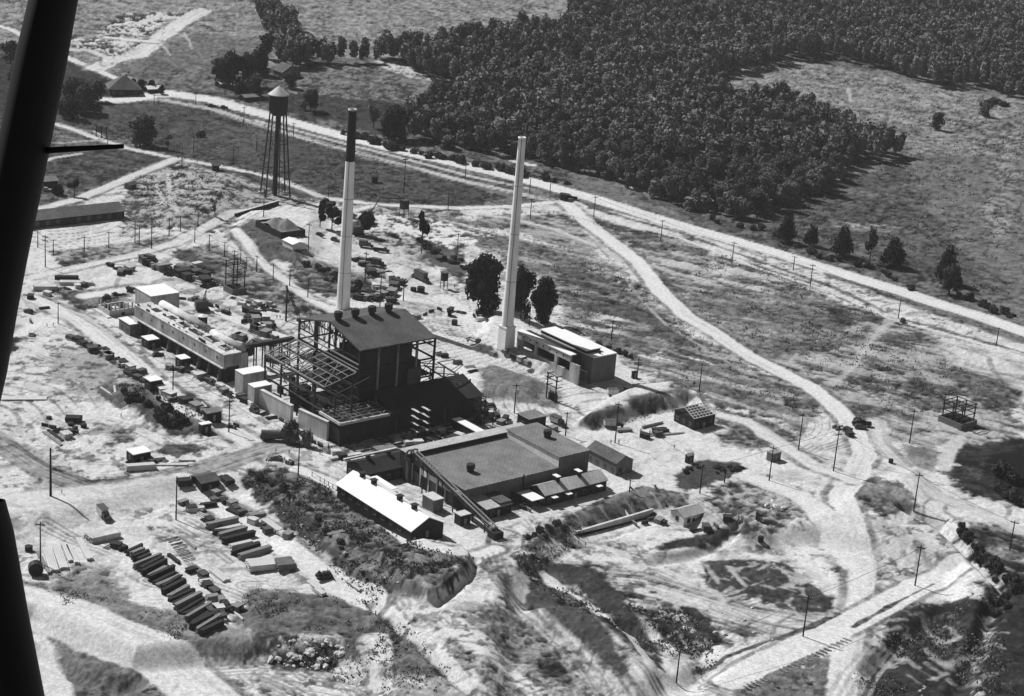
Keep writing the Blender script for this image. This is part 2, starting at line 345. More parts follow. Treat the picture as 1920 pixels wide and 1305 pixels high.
    # bright trampled junction
    area([(1290,860),(1400,860),(1500,880),(1600,810),(1640,805),(1650,870),(1600,920),(1640,1000),(1700,985),(1780,1000),(1830,1060),(1800,1130),(1700,1150),(1600,1170),(1540,1130),(1500,1050),(1380,1060),(1250,1070),(1060,1050),(1100,1030),(1300,1010),(1450,1010),(1560,960),(1540,910),(1420,890)], .47, .38, .4, 4, 4, ns='s', ro=.25)
    area([(1330,905),(1440,890),(1540,930),(1560,960),(1500,1000),(1400,990),(1340,940)], .3, .12, .5, 4, 3, ns='n', ro=.6)
    area([(1270,890),(1310,865),(1380,865),(1405,880),(1340,900),(1270,912)], .07, .17, .4, 2, 1.5, ns='f', ro=.6)
    area([(1300,1040),(1400,1050),(1490,1050),(1560,1100),(1580,1130),(1540,1170),(1480,1150),(1400,1120),(1310,1080)], .09, .42, .42, 3, 3, ns='n', ro=.7, wd=.05)
    area([(1555,1065),(1590,1055),(1600,1090),(1580,1090)], .05, .12, .5, 1.5, 1.5)
    area([(960,1040),(1010,1000),(1070,965),(1090,1000),(1080,1040),(1160,1060),(1120,1090),(1000,1060)], .08, .14, .4, 2, 3, ns='n', ro=.8)
    area([(1000,1050),(1030,1015),(1090,1010),(1110,1045),(1080,1060)], .4, .3, .4, 2, 3)
    area([(960,1060),(1100,1100),(1200,1160),(1230,1240),(1200,1290),(1120,1180),(1030,1110),(960,1090)], .075, .16, .4, 2.5, 3, ns='s', ro=.8)
    area([(1080,1100),(1180,1090),(1330,1120),(1480,1170),(1460,1220),(1330,1260),(1240,1220),(1180,1150)], .46, .11, .5, 3, 3, ns='s', ro=.8, wd=.08)
    area([(1170,1130),(1290,1150),(1330,1200),(1350,1230),(1310,1270),(1260,1240),(1200,1200)], .055, .3, .3, 3, 3, ns='n', ro=.9, wd=.05)
    area([(1310,1250),(1400,1200),(1600,1130),(1610,1150),(1560,1180),(1370,1270)], .4, .25, .4, 2, 2)
    area([(1380,1290),(1560,1205),(1600,1190),(1570,1330),(1380,1330)], .14, .3, .4, 3, 3, ns='n', ro=.8)
    area([(1620,1200),(1680,1150),(1770,1130),(1830,1110),(1860,1170),(1820,1330),(1600,1330)], .05, .26, .26, 4, 3, ns='n', ro=.4, c=FIELD, wd=.06)
    area([(1830,1090),(1890,1060),(2100,1120),(2100,1500),(1790,1400),(1850,1200)], .045, .075, .4, 4, 4, ns='n', ro=.6, c=FIELD)
    area([(1800,990),(1920,980),(2000,1060),(2000,1120),(1900,1100),(1850,1060)], .2, .07, .5, 4, 3, ns='s', ro=.7)
    # banks round the lower yard
    area([(462,900),(480,882),(560,880),(600,905),(700,970),(800,1030),(880,1040),(880,1080),(850,1120),(790,1130),(730,1140),(640,1080),(540,990)], .155, .08, .45, 2, 2, ns='f', ro=1.0)
    area([(470,900),(500,900),(600,1010),(700,1100),(720,1130),(640,1080),(540,985)], .07, .14, .4, 2, 2, ns='f', ro=1.0)
    area([(465,1100),(560,1110),(720,1120),(800,1200),(900,1310),(760,1330),(700,1240),(560,1200),(480,1220),(440,1160)], .13, .2, .4, 2, 3, ns='n', ro=.9)
    area([(60,1090),(200,1060),(280,1130),(470,1180),(470,1240),(380,1240),(250,1190),(120,1130)], .17, .3, .5, 3, 3, ns='n', ro=.8)
    area([(850,1170),(960,1140),(1060,1210),(1130,1280),(1100,1330),(960,1330),(880,1250)], .2, .34, .4, 3, 3, ns='s', ro=.9)
    area([(1010,1220),(1060,1240),(1070,1275),(1015,1260)], .07, .1, .4, 2, 2, ro=.9)
    area([(60,1170),(180,1190),(300,1230),(360,1330),(120,1330),(90,1240)], .14, .28, .45, 3, 2, ns='n', ro=1.0)
    area([(500,1190),(650,1185),(640,1260),(560,1270),(500,1220)], .42, .12, .5, 2, 2, ns='f', ro=.7)
    area([(480,1260),(700,1240),(850,1270),(960,1330),(480,1330)], .5, .3, .4, 3, 3, ns='s', ro=.5)
    area([(100,660),(190,640),(260,690),(240,740),(150,740),(80,720)], .3, .4, .4, 3, 3, ns='f', ro=.4)
    area([(190,800),(240,790),(260,830),(200,840)], .33, .24, .4, 3, 3, ns='f')
    area([(60,880),(120,900),(100,960),(30,960)], .32, .42, .4, 3, 3, ns='f')
    # hillock with bushes, left; little pits and mounds
    area([(175,730),(230,715),(330,720),(400,760),(420,790),(400,810),(330,820),(240,775)], .11, .22, .4, 2, 2, ns='n', ro=.8)
    area([(300,835),(370,830),(400,840),(330,860),(295,850)], .1, .24, .4, 2, 1.5, ns='f')
    area([(-100,625),(45,630),(25,665),(-100,700)], .05, .09, .4, 1.5, 2)
    area([(110,545),(250,540),(240,580),(150,580)], .17, .08, .5, 2, 2)
    area([(895,690),(930,685),(1010,710),(1060,740),(1040,770),(960,745),(900,745)], .16, .28, .4, 2, 3, ns='f', ro=.7)
    area([(1085,800),(1130,765),(1190,738),(1270,728),(1315,748),(1240,752),(1160,780),(1110,808)], .1, .17, .5, 1.5, 2, ns='n', ro=.9)
    area([(1330,760),(1440,790),(1500,830),(1400,850),(1350,840)], .2, .12, .5, 3, 3, ns='n', ro=.6)
    area([(1062,968),(1130,935),(1205,910),(1290,925),(1290,948),(1215,955),(1080,1000)], .15, .11, .4, .5, .6, ns='f', ro=.05)
    area([(1225,1020),(1300,1000),(1350,975),(1385,985),(1300,1030),(1240,1038)], .06, .1, .4, 1.5, 1.5, ro=.6)
    area([(640,560),(900,560),(930,610),(860,660),(830,640),(760,590)], .5, .32, .3, 3, 3, ns='s')
    area([(640,780),(900,740),(960,800),(900,850),(640,850)], .3, .14, .4, 2, 2, ns='f')
    area([(170,70),(240,22),(375,24),(350,50),(290,85),(240,120),(140,92),(120,70)], .45, .1, .5, 3, 3, ns='f', ro=1.2, wd=.06)
    # rows of tracks that fan out below the shop
    for px, wd, a, ru in (
        ([(940,1010),(935,1045),(975,1100),(1080,1180),(1170,1260),(1230,1340)], 15, .47, .55), ([(930,1060),(1000,1130),(1110,1230),(1180,1330)], 13, .42, .6),
        ([(940,1040),(1050,1075),(1130,1120),(1230,1200),(1290,1270)], 6, .42, .5), ([(1000,1060),(1200,1090),(1400,1150),(1560,1180)], 14, .46, .6),
        ([(1050,1040),(1200,1050),(1400,1030),(1560,1030),(1640,1010)], 10, .5, .3), ([(1080,1000),(1150,1000),(1300,985),(1380,975)], 5, .46, .2),
        ([(1500,1060),(1560,1110),(1600,1150)], 7, .55, .1), ([(850,1160),(900,1200),(1000,1290),(1040,1340)], 5, .5, .2),
        ([(700,1110),(760,1170),(840,1240),(900,1310),(940,1360)], 2.6, .52, .1), ([(800,1130),(850,1185),(900,1220),(960,1260),(1040,1340)], 3.5, .55, .1),
        ([(560,1010),(640,1080),(700,1120)], 2, .45, 0), ([(700,1200),(710,1250),(700,1330)], 8, .52, .3)):
        line(px, wd, a, 1.5, 1.5, ru)
    # scattered tufty dark clumps and worn pale patches before the roads are laid
    cl = fbm(X, Y, 3.2, 3, 91, .7); c2 = fbm(X, Y, 60, 2, 95)
    k_ = sst(.54, .64, cl)*sst(.47, .6, c2)*sst(500, 420, np.abs(Y-700)); A[:] = A*(1-.5*k_)
    lf = fbm(X, Y, 150, 2, 120, .3); lv = lf*60; fr = np.abs(lv-np.floor(lv)-.5)*2      # faint wheel ruts wandering over the bare clay
    for sd_, fq in ((120, 60),):
        lf = fbm(X, Y, 150, 2, sd_, .3); lv = lf*fq; fr = np.abs(lv-np.floor(lv)-.5)*2; kk = sst(.24, .1, fr)*sst(.42, .6, vn(X/22., Y/22., sd_+9))*sst(.2, .4, A)*sst(1000, 800, Y)
        A[:] = A*(1-.38*kk)
    for q in range(260):                                  # pairs of tyre tracks crossing the clay
        x0 = rnd.uniform(20, 1650); y0 = rnd.uniform(450, 1290); a_ = rnd.choice((rnd.uniform(.35, .8), rnd.uniform(-.35, .1), rnd.uniform(.3, .6))); cv = rnd.uniform(-.25, .25); l_ = rnd.uniform(50, 190); pp = [(x0, y0)]
        for j in range(4): x0 += l_/4*math.cos(a_); y0 += l_/4*math.sin(a_)*.8; a_ += cv/2; pp.append((x0, y0))
        if 430 < x0 < 1250 and 560 < y0 < 1000: continue
        GPp = GP(pp); i = bb(GPp, 6); i = i[A[i] > .3]
        if not len(i): continue
        d, al, sg = sdline(X[i], Y[i], GPp); nt_ = rnd.choice((1, 2, 3)); v = rnd.choice((.22, .27, .58, .3))
        m = sst(.65, .2, np.abs(d-.9))*(d < 4)
        if nt_ > 1: m = np.maximum(m, sst(.6, .2, np.abs(d-2.6)))
        m = m*.75*sst(.25, .5, vn(al/9., al*0+q, 5)); A[i] = A[i]*(1-m)+v*m
    kk = sst(.1, .03, np.abs(vn(X/70., Y/70., 155)-.5)*2)*sst(.4, .6, vn(X/30., Y/30., 160))*sst(.15, .3, A)*sst(1000, 800, Y); A[:] = A*(1-kk)+.56*kk
    # --- roads
    D = ROAD
    line([(-100,20),(20,55),(60,75),(120,105),(160,122),(190,135),(225,150),(250,160)], 5, .5, c=D)
    line([(180,128),(212,112),(255,105),(290,78),(340,42),(380,20)], 13, .5, 2, 3, .2, c=D)
    line([(205,70),(250,75),(290,78)], 8, .5, 2, 2, c=D); line([(120,92),(170,95),(200,108),(200,122)], 5, .45, c=D)
    line([(250,48),(300,30),(350,35)], 6, .45, 2, 3)
    line([(150,190),(200,188),(300,186),(400,205),(480,232),(560,256),(650,281),(750,308),(860,337),(960,360),(1045,378)], 5, .4, 1.5, 1.5, .5, c=D)
    line([(480,226),(560,246),(650,270),(760,298),(880,330),(1000,355)], 3.2, .4, 1, 1, .3)
    line([(150,186),(230,188),(300,176),(380,184),(420,190)], 12, .55, 1.5, 1, c=HWY)
    line([(60,228),(100,232),(130,240),(190,262),(240,278),(330,297),(430,315),(520,335),(600,368),(640,376)], 4.5, .48, 1.2, 1, .2, c=D)
    line([(620,372),(700,383),(860,390),(960,387),(1060,377)], 5, .52, 1, 1, .2, c=D)
    line([(640,400),(700,386)], 4, .48, c=D)
    line([(60,267),(120,268),(190,262)], 3, .3)
    line([(60,312),(100,296),(150,288)], 3, .4)
    line([(330,297),(250,330),(150,372),(60,395)], 6, .48, 1.2, 1, .2, c=D)
    line([(870,397),(960,410),(1040,430),(1120,462),(1185,487)], 3, .42, 1, .8)
    line([(880,430),(960,445),(1060,470)], 1.5, .3)
    line([(1060,380),(1105,420),(1150,455),(1195,490),(1235,542),(1285,592),(1335,620),(1400,665),(1460,695),(1520,725),(1570,765),(1600,800),(1622,850),(1600,900),(1575,930),(1600,990),(1615,1050),(1612,1130),(1590,1200),(1575,1330)], 7.5, .56, 1.5, 1.2, .18, c=D)
    line([(1120,460),(1165,510),(1200,560),(1250,610),(1400,700)], 1.2, .3, 1)
    line([(1063,372),(1150,410),(1280,448),(1423,503),(1567,550),(1667,597),(1780,627),(1913,667),(2100,730)], 2.2, .48, 1, 1)
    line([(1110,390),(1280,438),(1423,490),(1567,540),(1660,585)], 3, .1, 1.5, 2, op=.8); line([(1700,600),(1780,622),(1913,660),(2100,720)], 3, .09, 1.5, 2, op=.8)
    line([(1560,720),(1600,690),(1620,650),(1670,600)], 3, .42, 2, 3, op=.7)
    line([(1260,752),(1330,770),(1400,790),(1470,835),(1520,870),(1600,900)], 6, .5, 1.5, 1.5, .2, c=D)
    line([(1640,790),(1650,830),(1700,880),(1760,930),(1840,960),(1950,1010)], 7, .45, 2, 2, .4)
    line([(1770,880),(1790,830),(1800,820)], 4, .42, 2, 2)
    line([(1370,1275),(1450,1235),(1600,1165),(1720,1100),(1800,1060)], 9, .57, 1, .8, .1, c=D)
    line([(1300,1262),(1400,1217),(1520,1175),(1570,1150)], 1.5, .12, .7, .8); line([(1600,1175),(1680,1130),(1750,1095)], 1.2, .15, .7, .8)
    line([(1420,900),(1500,930),(1570,1000),(1600,1060)], 9, .55, 2, 2, .15)
    line([(1100,760),(1200,790),(1300,830),(1420,860)], 5, .5, 2, 2)
    line([(880,850),(960,860),(1100,930),(1000,960),(940,985)], 3, .45, 1, 1)
    # plant roads, left
    line([(60,520),(240,480),(330,455),(430,400),(490,390)], 5.5, .5, 1.2, 1.2, .25, c=D)
    line([(60,560),(150,600),(250,680),(350,770),(420,800),(520,860)], 8, .54, 1.5, 1, .3, c=D)
    line([(160,555),(260,540),(350,560),(450,600),(540,640)], 7, .54, 2, 1.5, .15, c=D)
    line([(440,430),(500,500),(580,560),(640,590)], 4, .5, 1.5, 1, .2, c=D)
    line([(-60,800),(20,840),(80,880),(160,910),(260,905),(380,880),(470,850),(540,830)], 7.5, .3, 1.2, 1, .65, c=D, rs=1.1)
    line([(40,1120),(140,1150),(230,1190),(320,1250),(420,1330)], 14, .55, 1.5, 1.5, .2, c=D)
    line([(90,1150),(160,1200),(215,1222),(250,1225)], 4.5, .5, 1.5, 1)
    line([(60,1200),(100,1270),(120,1350)], 7, .5, 2, 1)
    line([(340,900),(430,960),(520,1020),(620,1090),(700,1130)], 8, .56, 1.5, 1.5, .15, c=D)
    line([(220,1010),(330,1070),(420,1130)], 6, .54, 2, 1.5, .15)
    line([(40,940),(180,930),(320,920)], 14, .5, 3, 3, .15)
    line([(560,880),(620,905),(700,960),(790,1020),(850,1035),(930,1030)], 5, .56, 1, .8, c=D)
    line([(1010,965),(1130,930),(1180,905),(1260,850)], 2.5, .5, 1, .8)
    line([(300,172),(400,188),(560,232),(650,257),(760,285),(900,317),(1000,341),(1060,358),(1120,374),(1200,400),(1280,424),(1400,458),(1500,488),(1600,519),(1680,543),(1760,570),(1840,594),(1913,620),(2050,665),(2300,750)], 11.5, .56, 1.6, 1.0, .12, c=HWY, rs=2.5)
    line([(1180,350),(1220,362),(1250,372)], 5, .38, 2, 3); line([(960,302),(1000,310)], 4, .5, 1.5, 2)
    # pale scars in the hill fields
    for px in ([(295,75),(310,90),(320,105)], [(345,62),(355,78),(360,92)], [(330,60),(345,70)], [(1590,165),(1595,190)], [(315,325),(318,370),(330,395)], [(290,345),(310,380)]): line(px, 1.6, .4, 1, 1.5, op=.8)
    area([(1000,1086),(1016,1084),(1089,1140),(1152,1205),(1178,1252),(1160,1275),(1095,1210),(1040,1160),(985,1118)], .07, .17, .4, 1.2, 1.5, ns='n', ro=.9)
    area([(965,1045),(1000,1044),(1065,1058),(1122,1066),(1152,1100),(1190,1155),(1240,1210),(1245,1262),(1205,1225),(1150,1165),(1108,1118),(1040,1082),(975,1070)], .06, .14, .4, 1.5, 1.5, ns='n', ro=.9)
    area([(1225,1147),(1271,1130),(1325,1135),(1345,1177),(1372,1204),(1330,1235),(1265,1215),(1240,1180)], .055, .4, .3, 2, 2, ns='n', ro=.9, wd=.05)
    area([(1311,1058),(1400,1048),(1460,1052),(1500,1080),(1580,1125),(1560,1152),(1440,1125),(1370,1128),(1325,1095)], .07, .36, .36, 2, 2, ns='n', ro=.7, wd=.05)
    for q in range(34):                     # scratches scraped through the dark clearing at lower right
        x0 = rnd.uniform(1620, 1850); y0 = rnd.uniform(1140, 1290); l_ = rnd.uniform(10, 45); a_ = rnd.uniform(-.5, 1.2); line([(x0, y0), (x0+l_*math.cos(a_), y0+l_*math.sin(a_))], rnd.uniform(.5, 1.5), .34, 1.2, 1.5, op=.6)
    for q in range(5): line([(1690-q*16, 1215), (1650-q*18, 1262), (1620-q*20, 1330)], 1.0, .35, .8, .6, op=.7)
    for q in range(34): x0 = rnd.uniform(1310, 1540); y0 = rnd.uniform(1050, 1140); l_ = rnd.uniform(10, 50); a_ = rnd.uniform(-.6, 1.1); line([(x0, y0), (x0+l_*math.cos(a_), y0+l_*math.sin(a_))], rnd.uniform(.5, 1.6), .42, 1.2, 1.5, op=.65)
    for q in range(30): x0 = rnd.uniform(1180, 1330); y0 = rnd.uniform(1120, 1240); l_ = rnd.uniform(10, 40); a_ = rnd.uniform(-.8, 1.2); line([(x0, y0), (x0+l_*math.cos(a_), y0+l_*math.sin(a_))], rnd.uniform(.5, 1.6), .42, 1.2, 1.5, op=.65)
    for f in range(9):      # ribs and trench line of the graded slope
        x0 = 1075+f*24; y0 = 962-f*6.5; line([(x0, y0), (x0+22, y0+32)], .5, .07 if f % 2 else .3, .6, .3, op=.8)
    line([(1082,1004),(1150,986),(1225,964)], 1.2, .03, .6, .4)
    for k_2, q in enumerate(((905,1045),(914,1040),(924,1036),(936,1034))): line([q, (q[0]+20, 1090+k_2*3), (q[0]+90+k_2*12, 1180), (q[0]+165+k_2*18, 1260), (q[0]+200+k_2*20, 1330)], .8, .2, .7, .5, op=.8)
    line([(1019,1077),(1103,1131),(1179,1190),(1224,1254)], 2.4, .5, .8, .8)
    A[:] = .5*(A/.5)**1.3
    dk = sst(.34, .12, A); A[:] = A*(1+(.6+1.6*dk)*(n2-.5)*(1.25-A)+(.3+1.1*dk)*(n6-.5)*(1.2-A)+.5*dk*(st-.5)); A[:] = np.where(A > .5, .5+(A-.5)*.4, A)
    A[:] = np.clip(A, .012, .72)
    Z = Z+near*(rough*(1.1*(n6-.5)+1.0*(n2-.5))*1.3)
    return Xg.shape, X, Y, Z, A, cls
GS = make_ground()
def split_ground():
    (nr, nc), X, Y, Z, A, cls = GS
    idx = np.arange(nr*nc).reshape(nr, nc); q = np.stack([idx[:-1, :-1], idx[:-1, 1:], idx[1:, 1:], idx[1:, :-1]], -1).reshape(-1, 4)
    fc = cls[q[:, 0]]; M = gmat()
    for c, nm in ((0, 'ground'), (1, 'grass_field'), (2, 'dirt_road'), (3, 'highway'), (5, 'pond')):
        f = q[fc == c]
        if not len(f): continue
        u, inv = np.unique(f, return_inverse=True); inv = inv.reshape(-1).astype(np.int32)
        me = bpy.data.meshes.new(nm); me.vertices.add(len(u)); me.vertices.foreach_set('co', np.stack([X[u], Y[u], Z[u]], -1).astype(np.float32).ravel())
        me.loops.add(len(inv)); me.loops.foreach_set('vertex_index', inv)
        me.polygons.add(len(f)); me.polygons.foreach_set('loop_start', np.arange(0, len(inv), 4, dtype=np.int32))
        me.polygons.foreach_set('use_smooth', np.ones(len(f), bool))
        me.update(calc_edges=True)
        a = me.attributes.new('soil', 'FLOAT', 'POINT'); a.data.foreach_set('value', A[u].astype(np.float32))
        me.materials.append(M)
        o = bpy.data.objects.new(nm, me); COL.objects.link(o); o['kind'] = 'structure'
split_ground()
# ------------------------------------------------------------------ materials for built things
M_CON = mat('weathered_concrete', .42, .9, .4, .35, streak=1, bump=.3); M_CONL = mat('pale_concrete', .5, .9, .25, .4, streak=1)
M_CHIM = mat('chimney_concrete', .8, .85, .14, .5, streak=1); M_BLK = mat('black_paint_and_shade', .012, .6, .3, 2); M_STEEL = mat('dark_steel', .02, .7, .4, 1.5)  # the black also stands in for deep shade on some walls
M_STEELL = mat('primed_and_sunlit_steel', .24, .6, .3, 1.5); M_ROOFG = mat('grey_felt_roof', .095, .95, .35, 3, panel=.35); M_ROOFM = mat('mid_grey_felt_roof', .2, .95, .35, 2.5, panel=.3)
M_ROOFP = mat('pale_sheet_roof', .45, .9, .25, 1.5, panel=.5); M_ROOFD = mat('dark_felt_roof', .028, .95, .4, 2, panel=.35); M_ROOFW = mat('bright_metal_roof', .7, .6, .05, .6); M_SIDE = mat('dark_and_shaded_siding', .022, .9, .3, 1.5)  # dark siding lowered in tone to carry the shade on walls
M_SIDEG = mat('grey_siding', .13, .9, .25, 1, streak=1); M_SIDEL = mat('light_and_sunlit_siding', .68, .9, .2, 1); M_GLASS = mat('dark_window', .02, .25, .2, 2, spec=.5)  # light siding raised in tone to carry sunlight on walls
M_WOODL = mat('new_lumber', .52, .9, .2, 2); M_WOODG = mat('grey_lumber', .22, .9, .35, 2); M_WOODD = mat('dark_timber', .03, .9, .4, 2)
M_POLE = mat('creosoted_pole', .018, .9, .4, 2); M_SHIN = mat('shingle_roof', .12, .95, .4, 1.2, panel=.8); M_TIRE = mat('tyre', .02, .9); M_PAINTD = mat('dark_vehicle_paint', .03, .4, .3, 2, spec=.5)
M_PAINTL = mat('light_vehicle_paint', .38, .5, .2, 2); M_TARP = mat('canvas_cover', .1, .95, .3, 2); M_LEAF = mat('foliage', .05, .9, .6, .6, spec=.1); M_LEAFD = mat('dark_foliage', .022, .9, .6, .5, spec=.1)
M_LEAFL = mat('dusty_foliage', .12, .9, .5, .8, spec=.1); M_BARK = mat('bark', .05, .95, .3, 3); M_ROCK = mat('pale_rock', .5, .95, .3, .8, bump=.4); M_SKIN = mat('skin', .25); M_CLOTH = mat('dark_work_clothes', .04); M_CLOTHL = mat('pale_work_shirt', .4)
M_EARTH = mat('dug_earth', .2, 1, .4, .8, bump=.5); M_RUST = mat('rusty_plate', .07, .9, .4, 2)
def windows(root, parent, lst, m=None):   # lst of (axis, fixed, a0, a1, z0, z1): proud panes on a wall of the thing
    for ax, c, a0, a1, z0, z1 in lst:
        b = MB()
        if ax == 'x': b.box(a0, a1, c-.06, c+.06, z0, z1)
        else: b.box(c-.06, c+.06, a0, a1, z0, z1)
        o = b.build('window', m or M_GLASS, root)
        f = MB()
        for u0, u1, w0, w1 in ((a0-.12, a1+.12, z1, z1+.12), (a0-.12, a1+.12, z0-.12, z0), (a0-.12, a0, z0, z1), (a1, a1+.12, z0, z1)):
            (f.box(u0, u1, c-.1, c+.1, w0, w1) if ax == 'x' else f.box(c-.1, c+.1, u0, u1, w0, w1))
        f.build('frame', M_SIDEG, o)
def local(O, a, p):
    X, Y = axes(a); d = Vector(p)-O; return d.dot(X), d.dot(Y)
def corner3(L, N, Rr, zp, a):
    """positions of left, near, right corners at height zp above the ground -> origin under the near corner, length along X and Y"""
    n = G(N[0], N[1], zp); g = n.z; l = Vector(unp(L[0], L[1], g+zp)); r = Vector(unp(Rr[0], Rr[1], g+zp))
    X, Y = axes(a); return Vector((n.x, n.y, g)), (Vector((n.x, n.y, 0))-Vector((l.x, l.y, 0))).dot(X), (Vector((r.x, r.y, 0))-Vector((n.x, n.y, 0))).dot(Y)
def house(name, label, cat, L, N, Rr, zp, he, kind='gy', rise=2, over=.5, wm=None, rm=None, a=None, group=None, win=True, door=True, lx=None, ly=None, roofz=None, sink=2.0):
    """kind: gx/gy gable with ridge along x/y, flat, mono (rises away from the viewer), hip. origin at near corner, building lies at x<0,y>0"""
    a = GA if a is None else a; wm = wm or M_SIDE; rm = rm or M_ROOFG
    O, LX, LY = corner3(L, N, Rr, zp, a); LX = lx or LX; LY = ly or LY
    t = thing(name, label, cat, O, a, group)
    x0, x1, y0, y1 = -LX+over, -over, over, LY-over
    b = MB()
    if kind == 'gx': b.prism([(y0, -sink), (y1, -sink), (y1, he), ((y0+y1)/2, he+rise), (y0, he)], x0, x1, 'x')
    elif kind == 'gy': b.prism([(x0, -sink), (x1, -sink), (x1, he), ((x0+x1)/2, he+rise), (x0, he)], y0, y1)
    elif kind == 'mono': b.prism([(x0, -sink), (x1, -sink), (x1, he), (x0, he+rise)], y0, y1)
    else: b.box(x0, x1, y0, y1, -sink, he)
    b.build('wall', wm, t)
    r = MB(); th = .22; e = .02
    X0, X1, Y0, Y1 = -LX, 0, 0, LY
    if kind == 'gx':
        ym = (Y0+Y1)/2; dz = rise*over/((Y1-Y0)/2-over)
        r.prism([(Y0, he-dz+e), (ym, he+rise+e), (Y1, he-dz+e), (Y1, he-dz+th), (ym, he+rise+th), (Y0, he-dz+th)], X0, X1, 'x')
    elif kind == 'gy':
        xm = (X0+X1)/2; dz = rise*over/((X1-X0)/2-over)
        r.prism([(X0, he-dz+e), (xm, he+rise+e), (X1, he-dz+e), (X1, he-dz+th), (xm, he+rise+th), (X0, he-dz+th)], Y0, Y1)
    elif kind == 'mono': r.prism([(X0, he+rise+.05), (X1, he-.02), (X1, he+th), (X0, he+rise+th+.05)], Y0, Y1)
    elif kind == 'hip':
        c = ((X0+X1)/2, (Y0+Y1)/2); k = .08
        r.hull([(X0, Y0, he+e), (X1, Y0, he+e), (X1, Y1, he+e), (X0, Y1, he+e)], [(c[0]-k*LX, c[1]-k*LY, he+rise), (c[0]+k*LX, c[1]-k*LY, he+rise), (c[0]+k*LX, c[1]+k*LY, he+rise), (c[0]-k*LX, c[1]+k*LY, he+rise)])
    else: r.box(X0, X1, Y0, Y1, he+e, he+.25)
    ro = r.build('roof', rm, t)
    if win:
        W = []; zt = min(he-.5, 2.4); zb = max(.6, zt-1.3)
        n = max(1, int((y1-y0)/3.2))
        for k in range(n):
            c = y0+(k+.5)*(y1-y0)/n
            if door and k == n//2: continue
            W.append(('y', x1, c-.55, c+.55, zb, zt))
        n = max(1, int((x1-x0)/3.2))
        for k in range(n): c = x0+(k+.5)*(x1-x0)/n; W.append(('x', y0, c-.55, c+.55, zb, zt))
        windows(t, t, W)
    if door:
        c = (y0+y1)/2; d = MB().box(x1-.05, x1+.07, c-.5, c+.5, 0, min(2.1, he-.2)).build('door', M_WOODG if wm is not M_SIDEL else M_SIDE, t)
        MB().box(x1+.07, x1+.14, c+.3, c+.38, 1, 1.08).build('handle', M_STEEL, d)
    t['lx'] = LX; t['ly'] = LY
    return t
def barrel(root, x, y, z, r=1.2, h=2.2, neck=.7, name='roof_vent'):
    b = MB().lathe([(r*neck, 0), (r*neck, h*.35), (r, h*.42), (r, h*.95), (r*.8, h), (0, h*1.02)], 14)
    return b.build(name, M_STEEL, root, loc=(x, y, z))
